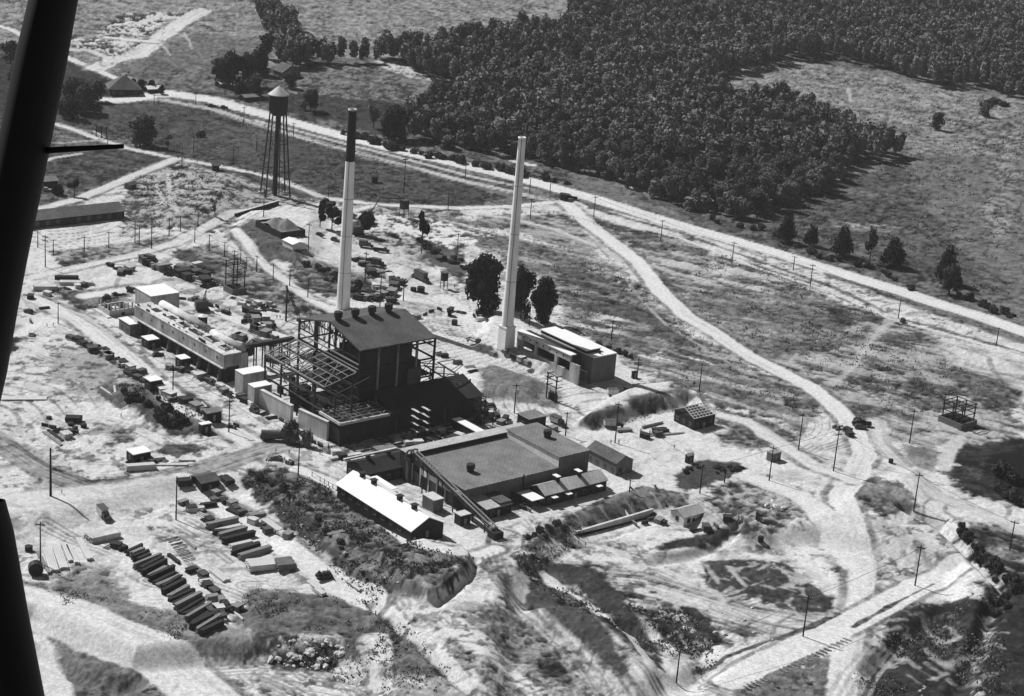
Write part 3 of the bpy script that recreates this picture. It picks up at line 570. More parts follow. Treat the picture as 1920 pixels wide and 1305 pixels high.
# ------------------------------------------------------------------ powerhouse
def powerhouse():
    he = 26; O, W, L = corner3((555, 600), (675, 660), (821, 636), he, GA); O.z = 0
    t = thing('powerhouse', 'steel framed powerhouse under construction with large grey gable roof and four round roof vents', 'building', O, GA)
    def lp(x, y, z):
        return local(O, GA, Vector(unp(x, y, z)))
    r = MB(); rise = 4.6
    r.prism([(-W, he), (-W/2, he+rise), (0, he), (0, he+.5), (-W/2, he+rise+.5), (-W, he+.5)], 0, L)
    ro = r.build('roof', M_ROOFG, t)
    for k, (px, py) in enumerate(((636, 612), (672, 608), (708, 602), (744, 596))):
        barrel(t, -W/2, L*(.11+.22*k), he+rise+.1, 1.45, 3.4, .72)
    # columns and beams
    xs = [-W, -W*.73, -W*.5, -W*.27, -.3]; ys = [.3, L*.25, L*.5, L*.75, L-.3]
    for x in xs:
        for y in ys:
            if x not in (xs[0], xs[-1]) and y not in (ys[0], ys[-1]): continue
            top = he-.1+rise*(1-abs(x+W/2)/(W/2)) if y in (ys[0], ys[-1]) else he-.1
            lit = x == xs[-1] and y in ys[1:4]  # sunlight on these columns is put into a paler steel
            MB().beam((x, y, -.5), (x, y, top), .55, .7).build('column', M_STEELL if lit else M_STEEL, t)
    for x in (xs[0]+.02, xs[-1]-.02):
        b = MB()
        for z in (6, 12.6, 19, 25): b.beam((x, .3, z), (x, L-.3, z), .4, .5)
        for k in range(4): b.beam((x, ys[k], 12.6 if k % 2 else 19), (x, ys[k+1], 19 if k % 2 else 12.6), .2)
        b.build('side_bracing', M_STEEL, t)
    for y in (ys[0], ys[-1]):
        b = MB()
        for z in (6, 12.6, 19): b.beam((-W, y, z), (0, y, z), .4, .6)
        for k in range(4): b.beam((xs[k], y, 6 if k % 2 else 12), (xs[k+1], y, 12 if k % 2 else 6), .2)
        b.build('end_bracing', M_STEEL, t)
    for y in ys:      # roof trusses
        b = MB(); b.beam((-W, y, he-3), (0, y, he-3), .3, .4)
        n = 12
        for k in range(n+1):
            x = -W+W*k/n; zt = he-.1+rise*(1-abs(x+W/2)/(W/2)); b.beam((x, y, he-3), (x, y, zt), .2)
            if k < n: x2 = -W+W*(k+1)/n; z2 = he-.1+rise*(1-abs(x2+W/2)/(W/2)); b.beam((x, y, he-3) if k % 2 else (x, y, zt), (x2, y, z2) if k % 2 else (x2, y, he-3), .18)
        b.build('roof_truss', M_STEEL, t)
    b = MB()          # girts over the gable, sun brightness put into their pale steel
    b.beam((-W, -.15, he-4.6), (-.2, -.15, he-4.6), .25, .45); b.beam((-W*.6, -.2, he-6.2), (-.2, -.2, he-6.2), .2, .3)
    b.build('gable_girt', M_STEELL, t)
    b = MB()          # boiler masses and floors inside
    b.box(-W*.66, -W*.1, L*.12, L*.9, 0, 17.5); b.box(-W*.52, -W*.16, L*.16, L*.6, 17.5, 22.5)
    b.build('boiler_casing', M_BLK, t)
    MB().box(-.85, -.7, .5, L*.7, 11.3, he-.3).build('side_dark_panel', M_BLK, t)  # dark panel added to put the bay's shade into black
    MB().box(-W*.55, -1, .75, .95, 0, he-6.5).build('gable_cladding', M_BLK, t)
    for k in range(46):
        x = rnd.uniform(-W, 6); y = rnd.uniform(-12, -1) if k < 30 else rnd.uniform(L, L+10); z = rnd.uniform(2, 14); an = rnd.choice((0, 1.57, .5, 2.2)); l = rnd.uniform(3, 9)
        MB().beam((x, y, z), (x+math.cos(an)*l, y+math.sin(an)*l, z+rnd.choice((0, 0, 4, -3))), .2).build('steel_member', M_STEELL if k % 3 == 0 else M_STEEL, t)
    b = MB()
    for z in (6.1, 12.8): b.box(-W+.6, -1, .8, L-.8, z, z+.25)
    b.build('floor_deck', M_STEEL, t)
    for k in range(2): MB().cyl((-W*.3, L*(.3+.35*k), 22.5), (-W*.3, L*(.3+.35*k), 25.5), 1.1, n=12).build('duct', M_STEEL, t)
    # low bay along the front, dark roof, near wall
    nx, ny = lp(637, 797, 7.5); rx, ry = lp(887, 731, 7.5)
    D = max(8, nx)
    y0 = ny; y1 = ry
    b = MB(); b.box(.8, D-.4, y0+.4, y1-.5, -2, 6.9); b.build('low_bay_wall', M_SIDE, t)
    for k in range(9):
        c = y0+3+(y1-y0-6)*k/8; wdo = MB().box(D-.45, D-.28, c-1.3, c+1.3, 1.2, 5.2).build('window', M_GLASS, t)
        MB().box(D-.4, D-.22, c-.06, c+.06, 1.2, 5.2).build('mullion', M_STEELL if k in (3, 6) else M_RUST, wdo)
    b = MB(); b.prism([(.6, 11.2), (D, 7.3), (D, 7.6), (.6, 11.5)], L*.18, y1); b.build('low_bay_roof', M_ROOFD, t)
    b = MB(); b.prism([(.5, 11.2), (.9, 11.2), (.9, 17), (.5, 17)], L*.62, L*.8); b.build('monitor', M_RUST, t)
    # unroofed corner of the low bay: open deck with light joists and clutter
    b = MB()
    for k in range(7): yy = y0+.6+(L*.18-y0-.6)*k/6; b.beam((1, yy, 7.9), (D-.3, yy, 7.5), .18, .35)
    for k in range(6): xx = 1+(D-1.6)*k/5; b.beam((xx, y0+.5, 8), (xx, L*.17, 8), .15, .25)
    b.build('deck_joists', M_STEELL, t)
    for k in range(36):
        x = rnd.uniform(1, D-1); y = rnd.uniform(y0+.6, L*.17); an = rnd.uniform(0, 3.1); l = rnd.uniform(.6, 2)
        MB().beam((x, y, 8.1+rnd.random()*.6), (x+math.cos(an)*l, y+math.sin(an)*l, 8.1+rnd.random()*.8), .22).build('steel_offcut', M_STEELL, t)
    b = MB(); b.beam((.8, y0+.2, 7.7), (D, y0+.2, 7.7), .5, .9); b.beam((D, y0+.2, 7.7), (D, y0+(L*.2-y0)*.9, 7.7), .5, .9); b.build('coping', M_CONL, t)
    # retaining wall running down-left, roofless side frames left of the gable
    xl, yl = lp(545, 760, 0)
    FX = [-W, -W*.72, -W*.44, -W*.16, D*.45]; FY = [-13, -6.5]
    for x in FX:
        for y in FY: MB().beam((x, y, -.5), (x, y, 15 if y == FY[0] else 17.5), .4, .5).build('column', M_STEEL, t)
    b = MB()
    for y in FY:
        for z in ((7, 11, 15) if y == FY[0] else (7, 12, 17.5)): b.beam((FX[0], y, z), (FX[-1], y, z), .3, .4)
    for x in FX:
        for z in (7, 15): b.beam((x, FY[0], z), (x, .3, z+(2.5 if z > 10 else 0)*1.6), .3, .35)
    b.build('side_frame', M_STEEL, t)
    b = MB()
    za, zb_ = 15.4, 18.6
    def lt(p0, p1, u0, u1):   # lattice roof panel on the sloping plane y -13..0
        for k in range(6):
            u = u0+(u1-u0)*k/5; b.beam((u, p0, za), (u, p1, zb_), .22, .28)
        for k in range(5):
            s = k/4.; y = p0+(p1-p0)*s; z = za+(zb_-za)*s; b.beam((u0, y, z+.1), (u1, y, z+.1), .2 if 0 < k < 4 else .4, .25 if 0 < k < 4 else .5)
        b.beam((u0, p0, za+.2), ((u0+u1)/2, p1, zb_+.2), .16); b.beam(((u0+u1)/2, p1, zb_+.2), (u1, p0, za+.2), .16)
    lt(-13, -.6, -W*.58, -W*.02); lt(-13, -.6, -W*1.02, -W*.68)
    b.build('lattice_roof', M_STEELL, t)
    b = MB()
    for z in (7.2, 4.0):
        b.beam((-W*.4, -13.2, z), (D*.45, -13.2, z), .25, .4); b.beam((-W*.95, -13.2, z+3.5), (-W*.3, -13.2, z+3.5), .22, .3)
    for k in range(26):
        x = rnd.uniform(-W, D*.3); y = rnd.uniform(-12, -1); z = rnd.choice((7.2, 4.2, 11.2)); an = rnd.choice((0, 1.57, .6)); l = rnd.uniform(1.5, 5)
        b.beam((x, y, z), (x+math.cos(an)*l, y+math.sin(an)*l, z+rnd.choice((0, 0, 2))), .16)
    b.build('platform_rails', M_RUST, t)
    for k in range(16):
        x = rnd.uniform(-W, D*.2); y = rnd.uniform(-11, -2); s = rnd.uniform(.8, 2); MB().box(x-s, x+s, y-s, y+s, -.5, rnd.uniform(2, 8.5)).build('machinery_base', M_SIDE, t)
    # far side lean-to frame
    b = MB()
    for x in (-10, -2, 5):
        for y in (L+6, L+12): b.beam((x, y, 0), (x, y, 11), .4)
    for y in (L+6, L+12): b.beam((-14, y, 11), (6, y, 9.5), .4, .5)
    for x in (-14, -10, -2, 5): b.beam((x, L, 13), (x, L+12, 10.2), .3)
    b.build('lean_to_frame', M_RUST, t)
    # white crossed scaffold stack in front of the low bay
    sx, sy = lp(785, 805, 1)
    return t, O, W, L, D, y0, y1
PH, PO, PW, PL, PD, PY0, PY1 = powerhouse()
def ppt(x, y, z=0):
    X, Y = axes(GA); return PO+X*x+Y*y+Vector((0, 0, z))
# ------------------------------------------------------------------ chimneys
def chimney(label, base, toppx, rb, rt, band=None, plinth=None, mid=None):
    p = G(*base); h = up_h(p, base[1]-toppx)
    t = thing('chimney', label, 'chimney', p, GA)
    z0 = 0
    if plinth:
        z0 = up_h(p, base[1]-plinth); s = rb*.95
        b = MB(); b.hull([(-s*1.06, -s*1.06, -1), (s*1.06, -s*1.06, -1), (s*1.06, s*1.06, -1), (-s*1.06, s*1.06, -1)], [(-s, -s, z0), (s, -s, z0), (s, s, z0), (-s, s, z0)])
        b.box(-s*1.08, s*1.08, -s*1.08, s*1.08, z0+.01, z0+.6); b.build('plinth', M_CHIM, t)
    zb = h if band is None else up_h(p, base[1]-band)
    rr = lambda z: rb+(rt-rb)*((z-z0)/(h-z0))**.85
    prof = [(rr(z0+(zb-z0)*k/14.), z0+(zb-z0)*k/14.) for k in range(15)]
    if band is None: prof += [(rt*1.08, h-.7), (rt*1.08, h), (rt*.82, h), (rt*.8, h-3)]
    MB().lathe(prof, 32).build('shaft', M_CHIM, t, True)
    if band is not None:
        prof = [(rr(zb+(h-zb)*k/8.)+.03, zb+(h-zb)*k/8.+.01) for k in range(9)]
        MB().lathe(prof, 32).build('black_top', M_BLK, t, True)
        MB().lathe([(rt*1.1, h+.03), (rt*1.1, h+.6), (rt*.82, h+.6), (rt*.8, h-3)], 32).build('cap', M_CONL, t, True)
    MB().beam((rb*.75, -rb*.75, z0), (rt*.75, -rt*.75, h), .12, .12).build('ladder', M_STEEL, t)
    for k in range(3):
        z = z0+(zb-z0)*(.25+.25*k); r = rr(z); MB().lathe([(r+.02, z-.15), (r+.08, z), (r+.02, z+.15)], 32).build('band', M_CON, t)
    return t
chimney('tall slender chimney with a black painted top section', (643, 577), 207, 2.75, 1.55, band=302)
chimney('tall plain pale concrete chimney standing on a square plinth', (948, 651), 257, 2.35, 1.35, plinth=613)
# ------------------------------------------------------------------ water tower
def water_tower():
    p = G(516, 366); top = 161; h = up_h(p, 366-top); zt = up_h(p, 366-177); zb = up_h(p, 366-206); r = 3.5
    sc = 3500/np.linalg.norm(np.array(p)-np.array([0, 0, CAMH])); r = 17.5/sc
    t = thing('water_tower', 'tall dark water tower with pale conical cap on four spreading legs', 'water tower', p, R(20))
    MB().lathe([(0, zb-r*.75), (r*.5, zb-r*.6), (r*.85, zb-r*.3), (r, zb), (r, zt)], 28).build('tank', M_BLK, t, True)
    MB().lathe([(r*1.08, zt-.1), (r*1.08, zt+.15), (.15, h), (0, h)], 28).build('conical_roof', M_CONL, t)
    MB().lathe([(r*1.25, zb-.1), (r*1.25, zb+.1)], 20).build('balcony', M_STEEL, t)
    MB().cyl((0, 0, 0), (0, 0, zb-r*.6), 1.0, n=12).build('riser', M_STEEL, t)
    for k in range(3): a = k*2.1; MB().cyl((1.8*math.cos(a), 1.8*math.sin(a), 0), (1.2*math.cos(a), 1.2*math.sin(a), zb-r*.5), .28, n=6).build('pipe', M_STEEL, t)
    rb = 33/sc
    P = [(math.cos(R(45+90*k)), math.sin(R(45+90*k))) for k in range(4)]
    for c, s in P: MB().beam((c*rb, s*rb, -1), (c*r*.95, s*r*.95, zb+.5), .6, .6).build('leg', M_STEEL, t)
    for j, f in enumerate((.3, .62)):
        q = [(c*(rb+(r-rb)*f), s*(rb+(r-rb)*f), zb*f) for c, s in P]; b = MB()
        for k in range(4): b.beam(q[k], q[(k+1) % 4], .28)
        b.build('horizontal_brace', M_STEEL, t)
    b = MB()
    for f0, f1 in ((0, .3), (.3, .62), (.62, .97)):
        for k in range(4):
            for u, v in ((k, (k+1) % 4), ((k+1) % 4, k)):
                b.beam((P[u][0]*(rb+(r-rb)*f0), P[u][1]*(rb+(r-rb)*f0), zb*f0), (P[v][0]*(rb+(r-rb)*f1), P[v][1]*(rb+(r-rb)*f1), zb*f1), .1)
    b.build('tie_rods', M_STEEL, t)
    for c, s in P: MB().box(c*rb-.8, c*rb+.8, s*rb-.8, s*rb+.8, -1, .3).build('footing', M_CONL, t)
water_tower()
# ------------------------------------------------------------------ long concrete building (left)
def long_block():
    z = 10.5; O, LX, LY = corner3((252, 572), (420, 667), (448, 661), z, GA)
    X, Y = axes(GA); l = Vector(unp(252, 572, z)); LX = (O-l).dot(X)
    rzn = math.atan2(O.y-l.y, O.x-l.x); a = rzn; X, Y = axes(a); LX = math.hypot(O.x-l.x, O.y-l.y)
    LY = (Vector(unp(448, 661, z))-O).dot(Y); LY = max(LY, 7)
    t = thing('concrete_building', 'long narrow weathered concrete building with dark hatches along its flat roof', 'building', O, a)
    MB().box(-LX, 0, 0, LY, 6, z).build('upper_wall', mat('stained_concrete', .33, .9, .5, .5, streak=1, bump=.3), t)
    MB().box(-LX+.3, -.6, 1.2, LY-.3, -1, 5.99).build('lower_wall', M_BLK, t)  # shade under the ledge painted as a near black wall
    MB().box(-LX-.6, -.1, -.7, .95, 5.55, 5.95).build('ledge', M_CONL, t)
    MB().box(-LX-.1, .1, -.1, LY+.1, z+.01, z+.3).build('roof', mat('dusty_concrete_roof', .5, .9, .35, .8), t)
    for k in range(9):
        MB().hull([(-LX*(k+.5)/9-.3, -.6, -.5), (-LX*(k+.5)/9+.3, -.6, -.5), (-LX*(k+.5)/9+.3, 1.15, -.5), (-LX*(k+.5)/9-.3, 1.15, -.5)],
                  [(-LX*(k+.5)/9-.3, .6, 5.5), (-LX*(k+.5)/9+.3, .6, 5.5), (-LX*(k+.5)/9+.3, 1.15, 5.5), (-LX*(k+.5)/9-.3, 1.15, 5.5)]).build('buttress', M_SIDEG, t)  # buttresses toned down with the painted shade below the ledge
    for k in range(8):
        c = -LX*(k+.6)/8.3; MB().box(c-.45, c+.45, -.07, .05, 8.0, 9.0).build('window', M_GLASS, t)
    for k, (px, py, w_) in enumerate(((293, 583, 2.2), (322, 597, 2), (344, 612, 2.2), (368, 624, 3.6), (397, 639, 2.6), (423, 655, 2))):
        q = local(O, a, Vector(unp(px, py, z))); c = q[0]; d = min(max(q[1], 2.4), LY-2.2)
        MB().box(c-w_, c+w_, d-1.3, d+1.3, z+.31, z+.42).build('hatch_opening', M_BLK, t)
        cb = MB()
        if k in (2, 4, 5):
            cb.box(c-w_-.3, c+w_+.3, d-1.7, d-1.35, z+.31, z+1.1); cb.box(c-w_-.3, c-w_-.02, d-1.34, d+1.34, z+.31, z+1.1); cb.box(c-w_-.3, c+w_+.3, d+1.35, d+1.6, z+.31, z+1.1)
            cb.build('hatch_kerb', M_CONL, t)
    for (x0, x1, z0) in ((-LX*.93, -LX*.42, z+.2), (-LX*.36, -3, z-.2)):
        MB().cyl((x0, LY+2.2, z0), (x1, LY+2.2, z0), 1.7, n=20).build('round_duct', M_CONL, t, True)
    MB().box(-LX*.95, -2, LY+.2, LY+4, -1, z-1.2).build('rear_wall', M_CON, t)
    for k in range(34):
        x = rnd.uniform(-LX+1, -1); y = rnd.choice((.5, LY-.6, LY-.4, LY*.5))+rnd.uniform(-.3, .3); s = rnd.uniform(.2, .8); MB().box(x-s*1.6, x+s*1.6, y-s*.4, y+s*.4, z+.31, z+.4+s).build('formwork', M_WOODG if k % 2 else M_WOODD, t)
    return t
long_block()
house('valve_house', 'tall concrete block with bright flat roof at far end of the long building', 'building', (253, 538), (283, 555.5), (338, 548), 8.5, 8.2, 'flat', wm=M_CON, rm=M_ROOFW, over=.15, win=False)
# concrete blocks and retaining wall between long building and powerhouse
house('concrete_block', 'tall concrete block beside the end of the long concrete building', 'concrete block', (441, 693), (456, 702.5), (497, 692), 8, 7.8, 'flat', wm=M_CON, rm=M_ROOFW, over=.1, win=False, door=False)
house('concrete_block', 'lower concrete block with pale top between the tall block and the retaining wall', 'concrete block', (466, 719), (477, 727), (506, 718), 7, 6.8, 'flat', wm=M_CON, rm=M_ROOFW, over=.1, win=False, door=False)
def wall_between(name, label, cat, p0, p1, h, th, m, zp=0, bt=0):
    a_, b_ = G(*p0, zp), G(*p1, zp); d = b_-a_; rz = math.atan2(d.y, d.x); L = math.hypot(d.x, d.y)
    t = thing(name, label, cat, a_, rz)
    MB().box(0, L, 0, th, -1.5, h).build('wall', m, t); MB().box(-.1, L+.1, -.1, th+.1, h+.01, h+.3).build('coping', M_CONL, t)
    n = int(L/4) if bt else 0
    for k in range(1, n): MB().box(L*k/n-.2, L*k/n+.2, -.3, -.01, -1, h-.2).build('buttress', m, t)
    return t
wall_between('retaining_wall', 'long pale concrete retaining wall in front of the steel side frames', 'wall', (479, 727), (545, 762), 6, 1.2, M_CONL, 6)
wall_between('retaining_wall', 'short pale concrete wall below the corner of the powerhouse', 'wall', (560, 768), (613, 792), 6.5, 1.0, M_CONL, 6.5)
def foundation():
    O, LX, LY = corner3((183, 571), (205, 583), (249, 574), 2.4, GA); t = thing('foundation', 'unfinished roofless concrete foundation with stub columns left of the long concrete building', 'foundation', O, GA)
    b = MB(); b.box(-LX, 0, 0, .5, -1, 2.4).box(-LX, -LX+.5, .51, LY, -1, 2.4).box(-.5, 0, .51, LY, -1, 2.4).box(-LX+.51, -.51, LY-.5, LY, -1, 2.4); b.build('wall', M_CONL, t)
    for k in range(6): MB().box(-.45, -.05, LY*(k+.5)/6-.25, LY*(k+.5)/6+.25, 2.41, 4.6).build('stub_column', M_CON, t)
    for k in range(3): MB().box(-LX*(k+.5)/3-.25, -LX*(k+.5)/3+.25, .05, .45, 2.41, 4.6).build('stub_column', M_CON, t)
    MB().box(-LX+.6, -.6, .6, LY-.6, -1, .3).build('floor_slab', M_SIDE, t)
    MB().box(-LX-1.5, 1.6, -1.6, -.01, -1, .5).build('footing', M_CONL, t)
foundation()
# ------------------------------------------------------------------ right concrete building
def right_block():
    z = 10; O, LX, LY = corner3((1008, 628), (1111, 672), (1164, 666.5), z, GA); O.z = 0
    X, Y = axes(GA)
    t = thing('boiler_building', 'stained concrete building with flat bright roof and open bays below chimney', 'building', O, GA)
    f0 = local(O, GA, Vector(unp(1070, 667, z))); fl = local(O, GA, Vector(unp(962, 622, z)))
    fx, fy = f0; L2 = f0[0]-fl[0]
    MB().box(-LX, 0, 0, LY, -1, z).build('rear_wall', M_SIDEG, t)
    MB().box(-LX-.1, .1, .5, LY+.1, z+.01, z+.35).build('roof', M_ROOFW, t)
    MB().box(-LX*1.02, -4.2, .6, LY*.62, z+.36, z+1.5).build('raised_roof_curb', M_SIDE, t)
    MB().box(-LX*1.03, -3.9, .3, LY*.66, z+1.51, z+1.8).build('raised_roof', M_ROOFW, t)
    w_ = MB()   # facade in front with four openings
    yb = fy; xs = fx-L2
    ops = [((955-3, 642), (973, 659)), ((985, 653), (1014, 676)), ((1026, 671), (1040, 690)), ((1042, 677), (1063, 697))]
    cur = xs; zl, zh = 4.2, 7.6
    spans = []
    for (a_, b_) in ops:
        x0 = local(O, GA, Vector(unp(a_[0], a_[1], zh)))[0]; x1 = local(O, GA, Vector(unp(b_[0], b_[1]-6, zh)))[0]; spans.append((x0, x1))
    w_.box(xs, fx, yb, yb+.8, zh, z)
    for x0, x1 in spans:
        if x0 > cur: w_.box(cur, x0, yb, yb+.8, -1, zh-.01)
        cur = max(cur, x1)
    w_.box(cur, fx, yb, yb+.8, -1, zh-.01)
    for x0, x1 in spans: w_.box(x0+.01, x1-.01, yb+.05, yb+.75, -1, zl)
    w_.build('front_wall', M_CON, t)
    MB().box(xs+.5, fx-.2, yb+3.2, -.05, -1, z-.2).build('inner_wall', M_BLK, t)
    MB().box(xs, fx+.2, yb-.3, yb+2.6, z+.01, z+.3).build('front_roof', M_ROOFW, t)
    MB().box(fx-.8, fx-.01, yb+.82, -.05, -1, z-.05).build('end_wall', M_SIDE, t)  # shade of the concrete end wall put into a dark colour
    for k in range(7): c = xs+4+(fx-xs-8)*k/6.; MB().box(c-.35, c+.35, yb-.02, yb+.02, z-1.6, z-.8).build('scupper', M_SIDE, t)
    MB().box(-.05, .08, LY*.68, LY*.78, 3, 5).build('window', M_GLASS, t)
    b = MB()
    for k in range(4): b.beam((-1+1*k, yb+1.4, 0), (-1+1*k, yb+1.4, 6), .2)
    for zz in (2, 4, 6): b.beam((-3, yb+1.4, zz), (2.4, yb+1.4, zz), .18)
    b.build('end_scaffold', M_RUST, t)
    MB().cyl((-2.2, LY*.45, z+.36), (-2.2, LY*.45, z+1.5), .45).build('roof_vent', M_STEEL, t)
right_block()
# ------------------------------------------------------------------ long shed with bright roof
t = house('long_shed', 'long low shed with brilliant white gabled roof and four roof vents, above the bank', 'shed', (626, 907.5), (770.7, 997), (834, 979), 3.4, 3.4, 'gx', 3.0, .5, M_BLK, M_ROOFW, win=False)
LX, LY = t['lx'], t['ly']
for px, py in ((685, 900), (707, 913), (755, 943), (782, 960)):
    q = local(t.location, t.rotation_euler.z, Vector(unp(px, py, 6.5))); b = MB()
    b.box(q[0]-.6, q[0]+.6, LY/2-.7, LY/2+.7, 6.2, 7.6).box(q[0]-.9, q[0]+.9, LY/2-1, LY/2+1, 7.61, 7.85); b.build('roof_vent', M_STEEL, t)
b = MB(); b.prism([(-LX*.98, 3.3), (-LX*.7, 3.3), (-LX*.7, 3.45), (-LX*.98, 3.45)], LY, LY+2.2); b.build('porch_roof', M_ROOFW, t)
windows(t, t, [('x', .45, -LX+3+k*4.2, -LX+4.4+k*4.2, 1.2, 2.4) for k in range(int(LX/4.2)-1)])
# dark long building behind it
t = house('long_store', 'long dark roofed store building running behind the white roofed shed', 'store', (637, 868), (688, 891), (846, 851), 4, 4, 'gy', 2.2, .4, M_SIDE, M_ROOFD, door=False)
for f in (.13, .36, .55, .83): barrel(t, -t['lx']/2, t['ly']*f, 6.1, .8, 1.6)
b = MB(); b.box(-t['lx']-1.2, -t['lx']-.4, 0, t['ly']*.6, 4.2, 4.7); b.build('parapet', M_CONL, t)
# ------------------------------------------------------------------ big shop
def shop():
    he = 7; O, LX, LY = corner3((785, 866), (871, 921), (1042, 875), he, GA)
    l = Vector(unp(1097.6, 840, he+3.5)); X, Y = axes(GA); LT = (l-O).dot(Y)
    LX = (O-Vector(unp(806, 862, he))).dot(X)+2
    t = thing('workshop', 'large flat grey roofed workshop with a raised roof block at one end', 'workshop', O, GA)
    MB().box(-LX+.3, -.3, .3, LT-.3, -1, he-.01).build('wall', M_SIDEG, t)
    MB().prism([(-LX, he+.8), (0, he), (0, he+.3), (-LX, he+1.1)], 0, LY).build('roof', M_ROOFM, t)
    MB().prism([(-LX+.5, he), (-.35, he), (-LX+.5, he+.75)], .35, LY-.2).build('upper_wall', M_SIDEG, t)
    MB().box(-LX+.5, -.4, LY+.01, LT-.3, he, he+3.5).build('raised_wall', M_SIDEL, t)  # sunlight on the left face put into the light colour
    MB().box(-.38, -.25, LY+.01, LT-.31, he, he+3.5).build('raised_front_wall', M_SIDEG, t)  # thin front skin in darker grey carries the shaded side
    MB().box(-LX, 0, LY-.3, LT, he+3.52, he+3.8).build('raised_roof', M_ROOFM, t)
    q = local(O, GA, Vector(unp(882, 882, he+1))); barrel(t, q[0], q[1], he+.3-q[0]/LX*.8, 1.35, 2.6, .8)
    q = local(O, GA, Vector(unp(1026, 820, he+3.8))); barrel(t, q[0], q[1], he+3.8, 1.35, 2.6, .8)
    MB().box(-LX-4.5, -LX-.1, -1.5, LT*.93, -1, he+2.4).build('rear_bay', M_SIDE, t)
    MB().box(-LX-4.8, -LX-.05, -1.7, LT*.94, he+2.42, he+2.6).build('rear_bay_roof', M_ROOFP, t)
    windows(t, t, [('y', -.25, 3+k*5.2, 4.6+k*5.2, 1.6, 3.0) for k in range(int(LT/5.2)-1)])
    MB().beam((-.1, LY*.62, 0), (-.1, LY*.62, he+.8), .35).build('downpipe', M_STEEL, t)
    # open front with columns; brightness of the openings painted as pale panels
    for k in range(7):
        x = -LX+.5+(LX-1)*k/6.; MB().beam((x, -.1, 0), (x, -.1, he), .35, .4).build('front_column', M_STEEL, t)
        if k < 6:
            x2 = x+(LX-1)/6.
            MB().box(x+.35, x2-.35, -.2, -.02, he-3+.2, he-1.1).build('window', M_SIDEL if k else M_GLASS, t)
            if k % 2: MB().box(x+.5, x2-.6, -.2, -.02, 0, 3.0).build('door', M_BLK, t)
            MB().box(x-.3, x+.35, -.3, -.21, 0, he-.6).build('pilaster', M_CONL, t)
    return t, O, LX, LY, LT
SHOP, SO, SLX, SLY, SLT = shop()
def conveyor():
    A_ = Vector(unp(778, 852, 10.5)); B_ = Vector(unp(929, 997, 1.8)); d = B_-A_; L = math.hypot(d.x, d.y); rz = math.atan2(d.y, d.x)
    t = thing('conveyor', 'long inclined steel conveyor gallery with a curved head frame running down past the workshop front', 'conveyor', Vector((A_.x, A_.y, 0)), rz)
    z = lambda x: 10.5+(1.8-10.5)*x/L
    b = MB(); b.beam((0, -.7, z(0)+1.2), (L, -.7, z(L)+1.2), .3, .35); b.beam((0, .7, z(0)+1.2), (L, .7, z(L)+1.2), .35, .4); b.build('top_rail', M_STEELL, t)
    b = MB(); b.beam((0, -.7, z(0)), (L, -.7, z(L)), .3); b.beam((0, .7, z(0)), (L, .7, z(L)), .3)
    n = 16
    for k in range(n+1):
        x = L*k/n
        for y in (-.7, .7):
            b.beam((x, y, z(x)), (x, y, z(x)+1.2), .16)
            if k < n: x2 = L*(k+1)/n; b.beam((x, y, z(x)), (x2, y, z(x2)+1.2), .12)
    b.build('lattice', M_STEEL, t)
    MB().prism([(0, z(0)+.3), (L, z(L)+.3), (L, z(L)+.45), (0, z(0)+.45)], -.6, .6).build('belt', M_RUST, t)
    b = MB()
    pr = None
    for k in range(11):
        an = math.pi*(.5+k/10.*.62); p = (.2+3.4*math.cos(an)*1.1, 0, z(0)-2.0+3.4*math.sin(an))
        if pr:
            for y in (-.8, .8): b.beam((pr[0], y, pr[2]), (p[0], y, p[2]), .45, .5)
        pr = p
    b.beam((-3.2, 0, 0), (-3.2, 0, z(0)-2.6), .9, 1.4); b.build('head_frame', M_RUST, t)
    for k in range(5):
        x = L*(.14+.19*k)
        for y in (-.8, .8): MB().beam((x, y, -.5), (x, y, z(x)), .28).build('leg', M_STEEL, t)
    MB().box(L-1.6, L+1.8, -1.7, 1.7, -2.4, 2.1).build('tail_box', M_SIDE, t)
    MB().cyl((L-1.2, -1.2, 2.3), (L-1.2, 1.2, 2.3), .8, n=14).build('tail_drum', M_STEELL, t)
conveyor()
# ------------------------------------------------------------------ smaller buildings near the shop
t = house('annex', 'small low annex with two toned felt roof beside the conveyor foot', 'annex', (881, 936), (912, 957), (955, 941), 3.2, 3.2, 'mono', .9, .3, M_SIDE, M_ROOFP)
MB().box(-t['lx']+.5, -.3, t['ly']*.52, t['ly']-.2, 4.25, 4.32).build('roof_patch', M_ROOFG, t)
t = house('office', 'long office building with pale corrugated roof and two roof dormers', 'office', (988, 912), (1022, 930), (1139, 899), 3.8, 3.8, 'gy', 1.9, .4, M_SIDE, M_ROOFP)
for f in (.3, .64):
    MB().box(-t['lx']*.5-.9, -t['lx']*.5+1.1, t['ly']*f-.5, t['ly']*f+.5, 4.6, 7.3).build('dormer', M_SIDE, t); MB().box(-t['lx']*.5-1.2, -t['lx']*.5+1.3, t['ly']*f-.8, t['ly']*f+.8, 7.31, 7.5).build('dormer_roof', M_ROOFW, t)
for f in (.12, .34, .82): MB().box(.02, 1.8, t['ly']*f-1, t['ly']*f+1, 3.1, 3.25).build('awning', M_ROOFW, t)
MB().box(-t['lx']+1, 0, -5, -.2, 3.0, 3.2).build('porch_roof', M_ROOFW, t)
for x in (-t['lx']+1.3, -.4): MB().beam((x, -4.7, -.5), (x, -4.7, 3), .2).build('porch_post', M_STEEL, t)
t = house('barn_shed', 'grey gabled shed standing off the far end of the workshop', 'shed', (1097, 841), (1156, 870.5), (1191, 863), 4.2, 4.2, 'gx', 2, .3, M_SIDEG, M_SHIN)
